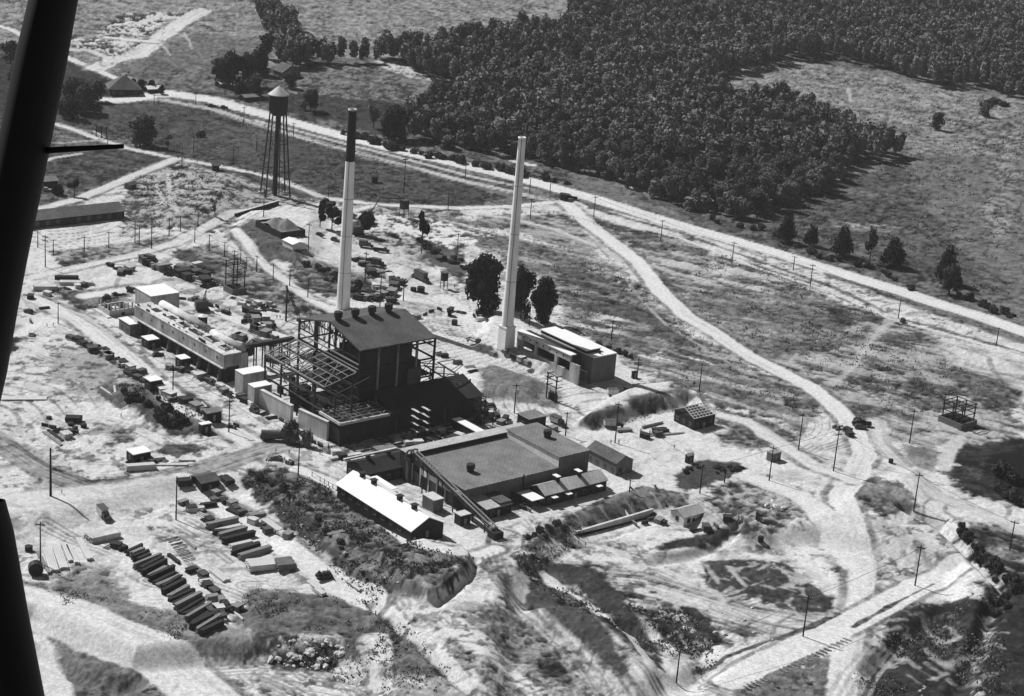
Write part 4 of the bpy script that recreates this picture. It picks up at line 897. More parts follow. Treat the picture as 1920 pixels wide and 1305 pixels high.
t = house('cottage', 'small cottage with pale wall and grey gabled roof by the graded slope', 'cottage', (1259, 955), (1283, 971.5), (1325, 961), 3.3, 3.3, 'gy', 1.5, .45, M_SIDEL, M_ROOFP)
t = house('tool_box', 'pale topped box shed standing between the white roofed shed and the conveyor', 'shed', (790, 927), (813, 939.5), (830, 933), 4, 3.9, 'flat', wm=M_SIDEG, rm=M_CONL, over=.1, win=False)
t = house('tool_box', 'small dark square hut with pale top beside the conveyor legs', 'hut', (854, 961), (864, 969), (882, 963), 3.2, 3.2, 'flat', wm=M_SIDE, rm=M_CONL, over=.1, win=False)
t = house('shed_hut', 'flat roofed dark hut behind the workshop near the tall pole', 'hut', (967, 776), (992, 788), (1022, 778), 4, 4, 'flat', wm=M_SIDE, rm=M_ROOFM, over=.3)
t = house('covered_walk', 'pale roofed covered walkway crossing the dark yard behind the store', 'walkway', (853, 785), (900, 815), (914, 811), 3.4, 3.4, 'flat', wm=M_SIDE, rm=M_ROOFW, over=.3, win=False, door=False)
t = house('low_platform', 'low grey slab platform in front of the dark powerhouse wall', 'platform', (700, 838), (716, 850), (744, 839), .6, .6, 'flat', wm=M_CON, rm=M_ROOFM, over=.2, win=False, door=False)
HUT = [((213.5, 598), (243.5, 610), (260, 607.5), 4.2, 'grey hut with bright flat roof beside the long concrete building'),
       ((266, 631), (277.5, 639.5), (302, 637.5), 3.4, 'small hut with bright flat roof, second along the foot of the long building'),
       ((331, 667), (339.5, 675), (361.5, 674), 3.6, 'small dark hut with bright flat roof, third along the foot of the long building'),
       ((272, 708), (282, 716.5), (305.5, 712), 3.8, 'dark cabin with pale roof beside the row of materials'),
       ((243, 842), (250, 854), (283, 846), 3.2, 'hut with bright white roof beside the curved plant road')]
for L_, N_, R_, h, lb in HUT: house('hut', lb, 'hut', L_, N_, R_, h, h, 'flat', wm=M_SIDEG if L_[0] == 213.5 else M_SIDE, rm=M_ROOFW, over=.2)
house('hut', 'low dark hut with white square roof below the bushy hillock', 'hut', (371, 794), (378, 798), (394, 792), 3, 3, 'flat', wm=M_SIDE, rm=M_ROOFW, over=.15, win=False)
house('hut', 'dark hut with grey roof at the end of the row of materials', 'hut', (375, 772), (388, 777), (416, 770), 3, 3, 'mono', .5, .3, M_SIDE, M_ROOFM, win=False)
house('hut', 'small dark hut alone on the bare ground near the office', 'hut', (1285, 853), (1290, 856), (1305, 854), 2.6, 2.6, 'gy', .6, .1, M_SIDE, M_SIDEL, win=False)
house('hut', 'grey box hut behind the pole at the junction', 'hut', (1440, 846), (1449, 852), (1465, 847), 3, 2.9, 'flat', wm=M_SIDEG, rm=M_WOODG, over=.1, win=False)
house('hut', 'small dark hut with a patch of rough grass round it, right of the cottage', 'hut', (1418, 961), (1426, 966), (1438, 968), 2.6, 2.6, 'mono', .5, .1, M_SIDE, M_ROOFG, win=False)
house('hut', 'tiny dark hut on the grass slope beyond the railway cut', 'hut', (1184, 697), (1188, 699), (1196, 697), 2.4, 2.4, 'flat', wm=M_SIDE, rm=M_SIDE, over=.1, win=False)
house('barn_shed', 'dark gabled storage shed with grey roof at the edge of the lower yard', 'shed', (357, 892), (377, 908), (412, 898), 3.2, 3.2, 'gy', 1.0, .4, M_SIDE, M_ROOFG, win=False)
# framed roof house
def framed():
    t = house('framed_building', 'half built hut with bare rafters open to the sky and dark walls', 'building', (1262, 768), (1302, 786), (1341, 775), 4.3, 4.3, 'flat', wm=M_SIDE, rm=M_BLK, over=.3)
    lx, ly = t['lx'], t['ly']
    r = [o for o in kids(t) if o.name.startswith('roof')][0]; bpy.data.objects.remove(r)
    b = MB()
    for k in range(8):
        y = ly*k/7.; b.beam((0, y, 4.4), (-lx*.5, y, 6.9), .22); b.beam((-lx*.5, y, 6.9), (-lx, y, 4.4), .2)
    for k in range(6): s = k/5.; b.beam((-lx*.5*s, 0, 4.5+2.5*s), (-lx*.5*s, ly, 4.5+2.5*s), .2)
    b.build('rafters', M_WOODL, t)
    MB().box(-lx+.4, -lx*.6, .4, ly-.5, 4.35, 4.6).build('ceiling_deck', M_BLK, t)
framed()
# barracks and farm buildings
def quad_house(name, label, cat, F0, F1, depth, he, rise, kind, wm, rm, win=0, over=.6):
    a_, b_ = G(*F0), G(*F1); d = b_-a_; rz = math.atan2(d.y, d.x); L = math.hypot(d.x, d.y)
    t = thing(name, label, cat, a_, rz); b = MB()
    if kind == 'g':
        b.prism([(0, -2), (depth, -2), (depth, he), (depth/2, he+rise), (0, he)], 0, L, 'x'); b.build('wall', wm, t)
        dz = rise*over/(depth/2)
        MB().prism([(-over, he-dz+.02), (depth/2, he+rise+.02), (depth+over, he-dz+.02), (depth+over, he-dz+.25), (depth/2, he+rise+.25), (-over, he-dz+.25)], -over, L+over, 'x').build('roof', rm, t)
    else:
        b.box(0, L, 0, depth, -2, he).build('wall', wm, t); k = .04; c = (L/2, depth/2)
        MB().hull([(-over, -over, he+.02), (L+over, -over, he+.02), (L+over, depth+over, he+.02), (-over, depth+over, he+.02)],
                  [(c[0]-k*L, c[1]-k*L, he+rise), (c[0]+k*L, c[1]-k*L, he+rise), (c[0]+k*L, c[1]+k*L, he+rise), (c[0]-k*L, c[1]+k*L, he+rise)]).build('roof', rm, t)
    if win: windows(t, t, [('x', 0, L*(k+.5)/win-.8, L*(k+.5)/win+.8, 1, 2.6) for k in range(win) if k != win//2])
    dd = MB().box(L*(win//2+.5)/max(win, 1)-.5, L*(win//2+.5)/max(win, 1)+.5, -.08, .05, 0, 2.1).build('door', M_SIDE, t)
    return t
quad_house('barracks', 'long low barracks with grey pitched roof and a row of dark windows', 'barracks', (20, 433), (233, 410), 13, 3.6, 2.6, 'g', M_SIDE, M_SHIN, 11)
t = quad_house('farmhouse', 'large hipped roof house with deep shaded porch by the highway', 'house', (207, 180), (261, 179), 15, 4, 6.5, 'h', M_SIDE, M_SHIN, 4, 1.5)
MB().box(9, 10.5, 7, 8.4, 8, 12).build('chimney_stack', M_CON, t)
t = quad_house('farmhouse', 'steep roofed wooden farmhouse among the trees behind the water tower', 'house', (512, 140), (529, 147), 13, 3.5, 4, 'g', M_SIDEG, M_SHIN, 2)
quad_house('outbuilding', 'small pale roofed outbuilding beside the highway below the farm trees', 'shed', (459, 191), (485, 188), 6, 2.6, 1, 'g', M_SIDE, M_ROOFM)
quad_house('outbuilding', 'low pale roofed shed beside the hipped roof house', 'shed', (278, 175), (303, 173), 6, 2.5, 1.2, 'g', M_SIDE, M_ROOFW)
quad_house('outbuilding', 'small pale shed half hidden under the farm trees', 'shed', (414, 165), (432, 162), 6, 2.5, 1.2, 'g', M_SIDEG, M_ROOFW)
quad_house('outbuilding', 'dark shed among bushes above the barracks', 'shed', (82, 352), (108, 350), 8, 3, 1.2, 'g', M_SIDE, M_ROOFM)
quad_house('field_hut', 'small dark hut on the bare hill by the plant road', 'hut', (399, 321), (411, 321), 4, 3, .8, 'g', M_SIDE, M_ROOFG)
quad_house('field_hut', 'little grey hut alone on the bare slope above the barracks', 'hut', (243, 356), (256, 352), 3, 2.2, .8, 'g', M_SIDEG, M_ROOFG)
quad_house('field_hut', 'upright dark hut standing in the field between water tower and chimneys', 'hut', (698, 343), (708, 343), 3, 3, .4, 'g', M_SIDE, M_SIDE)
quad_house('field_hut', 'square dark gate hut where the plant road meets the highway', 'hut', (1050, 375), (1062, 377), 3, 3, .3, 'g', M_SIDE, M_SIDE)
# ------------------------------------------------------------------ bins, tanks, substations, cranes
def bunker():
    O, LX, LY = corner3((471, 414), (527.5, 436), (570, 429), 3, GA); t = thing('material_bin', 'dark walled storage bin heaped with pale earth on top of the mound', 'bin', O, GA)
    b = MB(); b.box(-LX, 0, 0, .4, -2, 3).box(-LX, -LX+.4, .41, LY, -2, 3).box(-.4, 0, .41, LY, -2, 3).box(-LX+.41, -.41, LY-.4, LY, -2, 3); b.build('wall', M_SIDE, t)
    b = MB(); n = 26; v = []; f = []
    for j in range(n+1):
        for i in range(n+1):
            x = -LX+.5+(LX-1)*i/n; y = .5+(LY-1)*j/n
            h = 2.2
            for cx, cy, rr, hh in ((.42, .35, 6.5, 4.2), (.62, .62, 6, 4.6), (.25, .7, 5, 2.2)):
                d = math.hypot(x+LX-LX*cx, y-LY*cy); h = max(h, 2.2+hh*(1-d/rr))
            v.append((x, y, h+rnd.uniform(-.12, .12)))
    for j in range(n):
        for i in range(n): a = j*(n+1)+i; f.append((a, a+1, a+n+2, a+n+1))
    b.add(v, f); b.build('earth_heap', M_EARTH, t, True)
bunker()
t = house('canvas_tent', 'white roofed tent just below the walled bin', 'tent', (522, 450), (549, 459), (573, 455), 2.6, 2.5, 'gx', .8, .3, M_SIDEL, M_ROOFW, win=False, door=False)
p = G(380, 612); t = thing('storage_tank', 'dark round storage tank with white conical lid behind the long building', 'tank', p)
MB().lathe([(0, -1), (1.75, -1), (1.75, 4.2)], 24).build('tank_wall', M_SIDE, t, True); MB().lathe([(1.9, 4.2), (.1, 5.1), (0, 5.1)], 24).build('lid', M_ROOFW, t)
def drum(px, py, label, name='barrel', lying=False, r=.5, l=1.2, m=None):
    p = G(px, py); b = MB()
    if lying: b.cyl((-l/2, 0, r), (l/2, 0, r), r, n=14)
    else: b.lathe([(0, 0), (r, 0), (r, l), (r*.9, l+.03), (0, l+.03)], 14)
    o = b.build(name, m or M_SIDE, None, loc=p, rz=rnd.uniform(0, 3)); return tag(o, label, name.replace('_', ' '))
def substation(name, label, L_, N_, R_, hb, ht, nx, ny, wide=True):
    O, LX, LY = corner3(L_, N_, R_, hb, GA); t = thing(name, label, 'substation', O, GA)
    if wide:
        b = MB(); b.box(-LX, 0, 0, .35, -1, hb).box(-LX, -LX+.35, .36, LY, -1, hb).box(-.35, 0, .36, LY, -1, hb).box(-LX+.36, -.36, LY-.35, LY, -1, hb); b.build('base_wall', M_SIDEG, t)
    x0, x1, y0, y1 = -LX*.9, -LX*.1, LY*.1, LY*.9
    for i in range(nx):
        for j in range(ny):
            x = x0+(x1-x0)*i/max(1, nx-1); y = y0+(y1-y0)*j/max(1, ny-1); MB().beam((x, y, 0), (x, y, ht), .35).build('post', M_POLE, t)
    b = MB()
    for z in (ht*.55, ht*.8, ht*.97):
        for i in range(nx): x = x0+(x1-x0)*i/max(1, nx-1); b.beam((x, y0-.6, z), (x, y1+.6, z), .25)
        for j in range(ny): y = y0+(y1-y0)*j/max(1, ny-1); b.beam((x0-.6, y, z+.15), (x1+.6, y, z+.15), .25)
    b.build('crossbeam', M_POLE, t)
    for k in range(3):
        x = x0+(x1-x0)*(.2+.3*k); b = MB().box(x-.7, x+.7, LY*.35, LY*.65, 0, 2.6); [b.cyl((x-.4+.4*q, LY*.5, 2.61), (x-.4+.4*q, LY*.5, 3.5), .12, n=6) for q in range(3)]; b.build('transformer', M_STEEL, t)
    return t
substation('substation', 'timber framed substation inside a low grey wall in the right hand field', (1765, 777), (1803, 796), (1830, 787), 2.2, 8.5, 3, 2)
substation('substation', 'tall two post switching frame above a dark enclosure, left of the crane', (409, 535), (436, 543), (453, 534), 2.4, 13, 2, 2)
t = substation('transformer_rack', 'tall twin pole transformer rack with platforms below the boiler building', (1020, 742), (1042, 752), (1048, 748), 1, 10, 2, 1, False)
substation('pipe_rack', 'dark steel rack tower at the right end of the powerhouse', (888, 790), (897, 796), (906, 792), .5, 9, 2, 2, False)
def crane(name, label, px, py, tipx, tiph, jib=None, cab=True, rz=.4):
    p = G(px, py); t = thing(name, label, 'crane', p)
    if cab:
        for s in (-1, 1): MB().box(-2.4, 2.4, s*1.5-.45, s*1.5+.45, 0, 1.1).build('track', M_BLK, t, rz=rz)
        MB().box(-3, 2, -1.6, 1.6, 1.15, 4).build('cab', M_PAINTD, t, rz=rz)
    else: MB().box(-.8, .8, -.8, .8, 0, 1).build('base', M_STEEL, t)
    X = Vector(_rt*1.0); X.z = 0; X.normalize(); q = X*tipx; q.z = tiph
    b = MB(); s = .5
    for i, j in ((-1, -1), (1, -1), (1, 1), (-1, 1)): b.beam((i*s, j*s, 2), (q.x+i*.12, q.y+j*.12, q.z), .14)
    n = 14
    for k in range(n):
        f = k/n; g = (k+1)/n
        a_ = Vector((0, 0, 2)).lerp(q, f); c_ = Vector((0, 0, 2)).lerp(q, g); sc = s*(1-f); b.beam(a_+Vector((sc, sc, 0)), c_+Vector((-sc, -sc, 0)), .08); b.beam(a_+Vector((-sc, sc, 0)), c_+Vector((sc, -sc, 0)), .08)
    b.build('boom', M_STEEL, t)
    if jib: j = q+X*jib[0]+Vector((0, 0, jib[1])); MB().beam(q, j, .45).build('jib', M_STEEL, t); MB().beam(j, j-Vector((0, 0, 6)), .06).build('hoist_rope', M_STEEL, t)
    else: MB().beam(q, q-Vector((0, 0, 5)), .06).build('hoist_rope', M_STEEL, t)
    return t
crane('crawler_crane', 'crawler crane with a long slanting boom and level jib behind the first chimney', 672, 440, 9, 18, (11, .3))
crane('derrick', 'small lattice tower derrick standing behind the long concrete building', 380, 582, 1.2, 8.5, None)
crane('derrick', 'guyed pole derrick with slanting boom at the left corner of the powerhouse', 560, 602, -5.4, 14, None, False)
# timber watch platforms
def tower_box(px, py, hpx, label, w_=1.6):
    p = G(px, py); h = up_h(p, hpx); t = thing('box_tower', label, 'platform', p, GA)
    for x in (-w_, w_):
        for y in (-w_, w_): MB().beam((x, y, -.5), (x*.9, y*.9, h*.5), .2).build('leg', M_POLE, t)
    MB().box(-w_, w_, -w_, w_, h*.5, h).build('cabin', M_SIDE, t); MB().box(-w_-.3, w_+.3, -w_-.3, w_+.3, h+.01, h+.2).build('roof', M_ROOFG, t)
tower_box(757, 408, 33, 'small raised dark cabin on stilts beside the plant road')
tower_box(832, 541, 30, 'little dark cabin on a post near the oak tree', 1.1)
# signboard left
p = G(190, 258); t = thing('billboard', 'roadside signboard frame with two pale panels standing by the dirt road', 'signboard', p, R(-25)); w_ = up_h(p, 10)
for k in (-1, 0, 1): MB().beam((k*3.4, 0, -.5), (k*3.4, 0, 6.5), .4).build('post', M_POLE, t)
for k in (-1, 1): MB().box(k*1.7-1.3, k*1.7+1.3, -.12, .12, 2.6, 6.1).build('panel', M_SIDEG, t)
o = wall_between('low_wall', 'short white wall beside the signboard', 'wall', (174, 249), (196, 261), .8, .6, M_CONL)
wall_between('stone_wall', 'low dark wall along the edge of the mound below the water tower', 'wall', (442, 407), (523, 384), 1.6, .8, M_SIDE)
wall_between('stone_wall', 'low pale pipe wall along the foot of the graded slope', 'wall', (1082, 1001), (1225, 960), .5, .6, M_CONL)
wall_between('kerb_wall', 'low pale wall crossing the ground left of the framed building', 'wall', (1205, 803), (1243, 794), .7, .5, M_CON)
for k, (a0, a1) in enumerate((((1150, 925), (1180, 972)), ((1182, 915), (1218, 960)), ((1228, 912), (1250, 950)))):
    a_, b_ = G(*a0), G(*a1); b = MB().cyl(a_+Vector((0, 0, .25)), b_+Vector((0, 0, .25)), .38, n=8); o = b.build('drain_pipe', M_CON if k == 0 else M_SIDE)
    tag(o, ('pale', 'dark', 'dark right hand')[k]+' pipe lying straight down the graded grass slope', 'pipe')
# ------------------------------------------------------------------ utility poles and wires
POLES = '''71,464,31;85,501,61;100,476,27;158,472,29;204,465,31;253,455,42;261,457,34;284,466,60;317,442,34;338,434,30;371,422,21;365,455,27;392,470,31;421,480,27;451,494,27;462,507,26
439,502,33;481,510,31;512,524,29;543,536,29;577,557,31;536,602,67;494,406,55;578,470,52;684,532,60;756,564,39;857,477,40;712,577,62;840,392,32
363,287,33;341,313,37;437,310,32;202,280,23;367,197,23;457,230,30;550,258,28;289,197,20;616,370,25;757,362,68;872,337,32;993,362,33;1031,363,25;1113,407,40;994,411,40;1239,449,37;1372,495,42;1487,507,27;1519,537,42;1684,597,37;1868,647,33
1311,733,52;1497,844,69;1562.5,883,84;1705,832,65;1442,901,65;1714,952,65;1893,1033,57;1715.5,1098,76;1505.6,1193,77;1268,1280,62;964,775,56;924,797,30;1060,817,45;1153,830,77;1194,712,40;1146,639,39;992,612,45;1180,922,22;1312,925,53;1024,748,46
95,930,90;330,975,82;76,1062,84;559,893,66;109,607,41;324,742,55;429,810,62;907,800,60;481,283,30;1358,905,20'''
PLACE = ['by the left plant road', 'in the middle of the plant', 'along the highway fields', 'in the right hand site', 'in the lower yards']
def poles():
    protos = {}
    for row, line_ in enumerate(POLES.split('\n')):
        pts = [tuple(float(v) for v in q.split(',')) for q in line_.split(';')]
        pts.sort()
        for k, (px, py, hp) in enumerate(pts):
            p = G(px, py); h = up_h(p, hp)
            arms = 2 if (px, py) in ((1194, 712), (85, 501), (1562.5, 883), (1024, 748)) else (0 if (px, py) in ((95, 930), (536, 602), (494, 406), (330, 975)) else 1)
            lb = '%s pole from the left, %s, %s' % (ordn(k), PLACE[row], 'with two crossarms' if arms == 2 else ('bare' if arms == 0 else 'with one crossarm'))
            key = arms
            if key not in protos:
                t = thing('utility_pole', lb, 'pole', p, 0, 'utility poles '+PLACE[row])
                MB().cyl((0, 0, -1), (0, 0, 10), .24, .15, 8).build('mast', M_POLE, t)
                for j in range(arms):
                    c = MB().beam((-1.3, 0, 9.3-j*1.2), (1.3, 0, 9.3-j*1.2), .2).build('crossarm', M_POLE, t)
                    b = MB(); [b.cyl((x, 0, 9.42-j*1.2), (x, 0, 9.7-j*1.2), .09, n=6) for x in (-1.1, -.5, .5, 1.1)]; b.build('insulators', M_CONL, c)
                protos[key] = t; t.scale = (1, 1, h/10); t.rotation_euler.z = rnd.uniform(-.5, .5)
                if px == 95: t.scale = (1.6, 1.6, h/10)
            else:
                s = 1.7 if px in (95, 536, 85) else 1.0
                dup(protos[key], p, rnd.uniform(-.6, .6), lb, 'utility poles '+PLACE[row], (s, s, h/10))
poles()
def wire(pts, label, z=.93):
    b = MB()
    for (x0, y0, h0), (x1, y1, h1) in zip(pts, pts[1:]):
        a_ = G(x0, y0); a_.z += up_h(a_, h0)*z; c_ = G(x1, y1); c_.z += up_h(c_, h1)*z; n = 6; pr = None
        for k in range(n+1):
            f = k/n; p = a_.lerp(c_, f); p.z -= 4*f*(1-f)*.5
            if pr is not None: b.beam(pr, p, .07)
            pr = p
    tag(b.build('overhead_wire', M_STEEL), label, 'wire')
wire([(85, 501, 42), (158, 472, 29), (204, 465, 31), (284, 466, 45), (338, 434, 30)], 'overhead line strung between the poles above the left plant road')
wire([(365, 455, 27), (392, 470, 31), (421, 480, 27), (451, 494, 27), (481, 510, 31), (512, 524, 29), (543, 536, 29), (577, 557, 31)], 'overhead line along the slanting row of short poles')
wire([(1113, 407, 40), (1239, 449, 37), (1372, 495, 42), (1519, 537, 42), (1684, 597, 37), (1868, 647, 33)], 'overhead line following the railway beside the highway')
# fences of short posts
def fence(px, sp, h, label, name='post_fence'):
    P = [G(*q) for q in px]; t = thing(name, label, 'fence', P[0]); rail = MB(); pr = None; O = P[0]
    nposts = 0
    for a_, c_ in zip(P, P[1:]):
        n = max(1, int((c_-a_).length/sp))
        for k in range(n):
            p = a_.lerp(c_, k/n); p.z = hz(p.x, p.y); q = p-O; MB().beam(q-Vector((0, 0, .5)), q+Vector((0, 0, h)), .2).build('post', M_POLE, t)
            if pr is not None: rail.beam(pr, q+Vector((0, 0, h*.85)), .08)
            pr = q+Vector((0, 0, h*.85))
    rail.build('rail', M_WOODD, t)
fence([(1000, 390), (1113, 420), (1280, 462), (1423, 512), (1567, 560), (1667, 604)], 11, 1.3, 'thin post and rail fence below the railway line on the right')
fence([(585, 893), (600, 902), (640, 925)], 2.2, 1.5, 'short dark paling fence at the upper end of the white roofed shed')
fence([(1066, 1000), (1085, 1018), (1110, 1030)], 2.2, 1.5, 'dark rail fence at the lower left corner of the graded slope')
fence([(200, 195), (330, 192), (400, 212), (520, 245)], 9, 1.2, 'post fence along the dark field below the highway')
# ------------------------------------------------------------------ people
def person_mesh(name, pose):
    me = bpy.data.meshes.new(name); V = [(0, 0, .95), (0, 0, 1.2), (0, 0, 1.42), (0, .01, 1.53), (0, .03, 1.66), (0, .02, 1.76)]
    r = [.15, .15, .12, .06, .1, .07]; E_ = [(0, 1), (1, 2), (2, 3), (3, 4), (4, 5)]
    for s in (-1, 1):
        st = .16*s*pose
        n = len(V); V += [(.1*s, 0, .88), (.11*s, st*.6+.02, .48), (.11*s, st, .08), (.11*s, st+.14, .03)]; r += [.1, .07, .05, .045]; E_ += [(0, n), (n, n+1), (n+1, n+2), (n+2, n+3)]
        n = len(V); V += [(.2*s, 0, 1.38), (.26*s, -st*.3, 1.12), (.25*s, -st*.8+.08, .88), (.25*s, -st*.9+.12, .8)]; r += [.06, .05, .04, .045]; E_ += [(2, n), (n, n+1), (n+1, n+2), (n+2, n+3)]
    me.from_pydata(V, E_, []); o = bpy.data.objects.new(name, me); COL.objects.link(o)
    md = o.modifiers.new('s', 'SKIN'); sv = me.skin_vertices[0].data
    for i, q in enumerate(r): sv[i].radius = (q, q)
    sv[0].use_root = True
    o.modifiers.new('u', 'SUBSURF').levels = 1
    dg = bpy.context.evaluated_depsgraph_get(); m2 = bpy.data.meshes.new_from_object(o.evaluated_get(dg)); m2.name = name; bpy.data.objects.remove(o)
    m2.materials.clear(); m2.materials.append(M_CLOTH); m2.materials.append(M_CLOTHL); m2.materials.append(M_SKIN)
    for p in m2.polygons:
        z = p.center.z; p.material_index = 2 if (z > 1.5 or (z < .9 and abs(p.center.x) > .2)) else (1 if z > .95 and pose > 0 else 0); p.use_smooth = True
    return m2
PM = [person_mesh('person', 1), person_mesh('person', -1)]
PEOPLE = [(116, 926, 'person in dark clothes standing right of the tall bare pole'), (600, 852, 'person walking alone below the powerhouse corner'), (517, 849, 'person by the front of the dark truck'),
 (542, 851, 'person behind the dark truck on the plant road'), (533, 866, 'person in front of the row of drums near the road bend'), (100, 612, 'person left of the pole on the left road'),
 (88, 613, 'person farthest left beside the road'), (242, 492, 'person walking on the upper plant road'), (519, 598, 'one of two people by the tall bare pole'), (525, 598, 'second of two people by the tall bare pole'),
 (1201, 812, 'person by the dark pit left of the framed building'), (1218, 815, 'person at the right rim of the dark pit'), (1264, 842, 'person in pale shirt below the framed building'), (852, 540, 'person near the little cabin by the oak tree'),
 (1005, 744, 'person in white on the pale path by the transformer rack'), (935, 775, 'person beside the hut behind the workshop'), (864, 590, 'person on the pale ground right of the powerhouse roof'), (430, 585, 'person behind the derrick'),
 (227, 783, 'person below the bushy hillock'), (1541, 700, 'person standing in the field above the curved road'), (1145, 833, 'person left of the tall pole foot'), (1160, 833, 'person right of the tall pole foot'), (616, 838, 'person near the foot of the powerhouse wall'), (556, 445, 'person near the tent')]
for k, (x, y, lb) in enumerate(PEOPLE):
    o = bpy.data.objects.new('person', PM[k % 2]); COL.objects.link(o); o.location = G(x, y); o.rotation_euler.z = rnd.uniform(0, 6.28); tag(o, lb, 'person')
# ------------------------------------------------------------------ vehicles
def wheels(t, xs, w_, r):
    for x in xs:
        for s in (-1, 1):
            o = MB().cyl((x, s*w_-.12, r), (x, s*w_+.12, r), r, n=14).build('wheel', M_TIRE, t); MB().cyl((x, s*(w_+.12), r), (x, s*(w_+.15), r), r*.5, n=10).build('hub', M_STEELL, o)
def car(loc, rz, label, m=None, group=None):
    m = m or M_PAINTD; t = thing('car', label, 'car', loc, rz, group)
    b = MB(); b.prism([(-2.2, .45), (2.1, .45), (2.15, .95), (.9, 1.1), (.75, 1.15), (-1.9, 1.15), (-2.25, .8)], -.72, .72)
    for s in (-1, 1):
        for x in (-1.35, 1.4): b.prism([(x-.6, .45), (x+.6, .45), (x+.4, .88), (x-.35, .88)], s*.73, s*.92)
        b.box(-.75, .8, min(s*.73, s*.9), max(s*.73, s*.9), .35, .45)
    b.build('body', m, t)
    MB().hull([(-1.85, -.7, 1.16), (.7, -.7, 1.16), (.7, .7, 1.16), (-1.85, .7, 1.16)], [(-1.4, -.58, 1.75), (.25, -.58, 1.75), (.25, .58, 1.75), (-1.4, .58, 1.75)]).build('cabin', m, t)
    MB().hull([(.72, -.6, 1.2), (.74, -.6, 1.2), (.74, .6, 1.2), (.72, .6, 1.2)], [(.36, -.52, 1.66), (.38, -.52, 1.66), (.38, .52, 1.66), (.36, .52, 1.66)]).build('windscreen', M_GLASS, t)
    wheels(t, (-1.35, 1.4), .8, .36)
    for s in (-1, 1): MB().cyl((2.0, s*.5, .95), (2.18, s*.5, .95), .14, n=10).build('headlight', M_STEELL, t)
    return t
def truck(loc, rz, label, body='box', m=None, mb=None, L=4.2, h=2.4):
    m = m or M_PAINTD; t = thing('truck', label, 'truck', loc, rz)
    MB().box(-L, 2.9, -.45, .45, .55, .8).build('chassis', M_STEEL, t)
    b = MB(); b.prism([(.3, .8), (1.7, .8), (1.7, 1.5), (1.45, 2.25), (.3, 2.25)], -.9, .9); b.build('cab', m, t)
    MB().prism([(1.71, .8), (2.95, .8), (2.95, 1.35), (1.71, 1.5)], -.5, .5).build('bonnet', m, t)
    for s in (-1, 1): MB().prism([(1.7, .75), (2.95, .75), (2.7, 1.05), (2.0, 1.05)], s*.51, s*.95).build('mudguard', m, t)
    MB().hull([(1.6, -.7, 1.6), (1.66, -.7, 1.6), (1.66, .7, 1.6), (1.6, .7, 1.6)], [(1.48, -.65, 2.1), (1.54, -.65, 2.1), (1.54, .65, 2.1), (1.48, .65, 2.1)]).build('windscreen', M_GLASS, t)
    b = MB()
    if body == 'box': b.box(-L, .2, -1.1, 1.1, .95, .95+h); b.build('box_body', mb or M_TARP, t); MB().box(-L-.08, .28, -1.18, 1.18, .95+h+.01, 1.05+h).build('roof', M_ROOFG, t)
    elif body == 'cover': b.prism([(-1.1, .95), (1.1, .95), (1.1, .4+h), (.6, .95+h), (-.6, .95+h), (-1.1, .4+h)], -L, .2, 'x'); b.build('canvas_body', M_TARP, t)
    else:
        b.box(-L, .2, -1.1, 1.1, .85, 1.0); b.box(-L, .2, -1.1, -1.02, 1.01, 1.6); b.box(-L, .2, 1.02, 1.1, 1.01, 1.6); b.box(-L, -L+.08, -1.01, 1.01, 1.01, 1.6); b.box(.12, .2, -1.01, 1.01, 1.01, 1.8); b.build('flat_bed', mb or M_WOODD, t)
        if body == 'load': MB().hull([(-L+.1, -1, 1.02), (.1, -1, 1.02), (.1, 1, 1.02), (-L+.1, 1, 1.02)], [(-L+1, -.4, 1.9), (-.8, -.4, 2), (-.8, .4, 2), (-L+1, .4, 1.9)]).build('load', M_EARTH, t)
    wheels(t, (-L+.9, 2.3), .92, .45); return t
def A3(px, py): return G(px, py)
NEG = GA
CARS = [(54, 587, 2.6, 'dark car parked at the far left by the road', 0), (936, 318, -.25, 'lone dark car driving on the highway', 0), (1611, 791, -.1, 'dark car at the road bend, farthest of three', 0), (1613, 804, -.05, 'dark car at the road bend, nearest of three', 0),
 (600, 443, -.4, 'small dark car parked beside the tent', 0), (628, 452, -.6, 'dark car left of the first chimney', 0), (740, 445, -.3, 'dark car on the bare ground left of the leaning tree', 0), (296, 668, .6, 'dark car between two huts below the long building', 0),
 (477, 773, -.75, 'small dark car near the concrete blocks', 0), (508, 574, -.4, 'car with pale roof near the tall bare pole', 1), (780, 521, -.7, 'dark car left of the big dark lorry', 0), (397, 200, .3, 'tiny car on the highway near the farm', 0), (420, 203, .3, 'tiny dark car on the highway just right of another', 0), (88, 358, 0, 'pale car parked by the bushes above the barracks', 1), (105, 362, 0, 'dark car parked right of a pale one above the barracks', 0), (500, 822, .1, 'dark car just left of the big dark truck', 0)]
for x, y, rz, lb, c in CARS: car(A3(x, y), rz, lb, M_PAINTL if c else M_PAINTD)
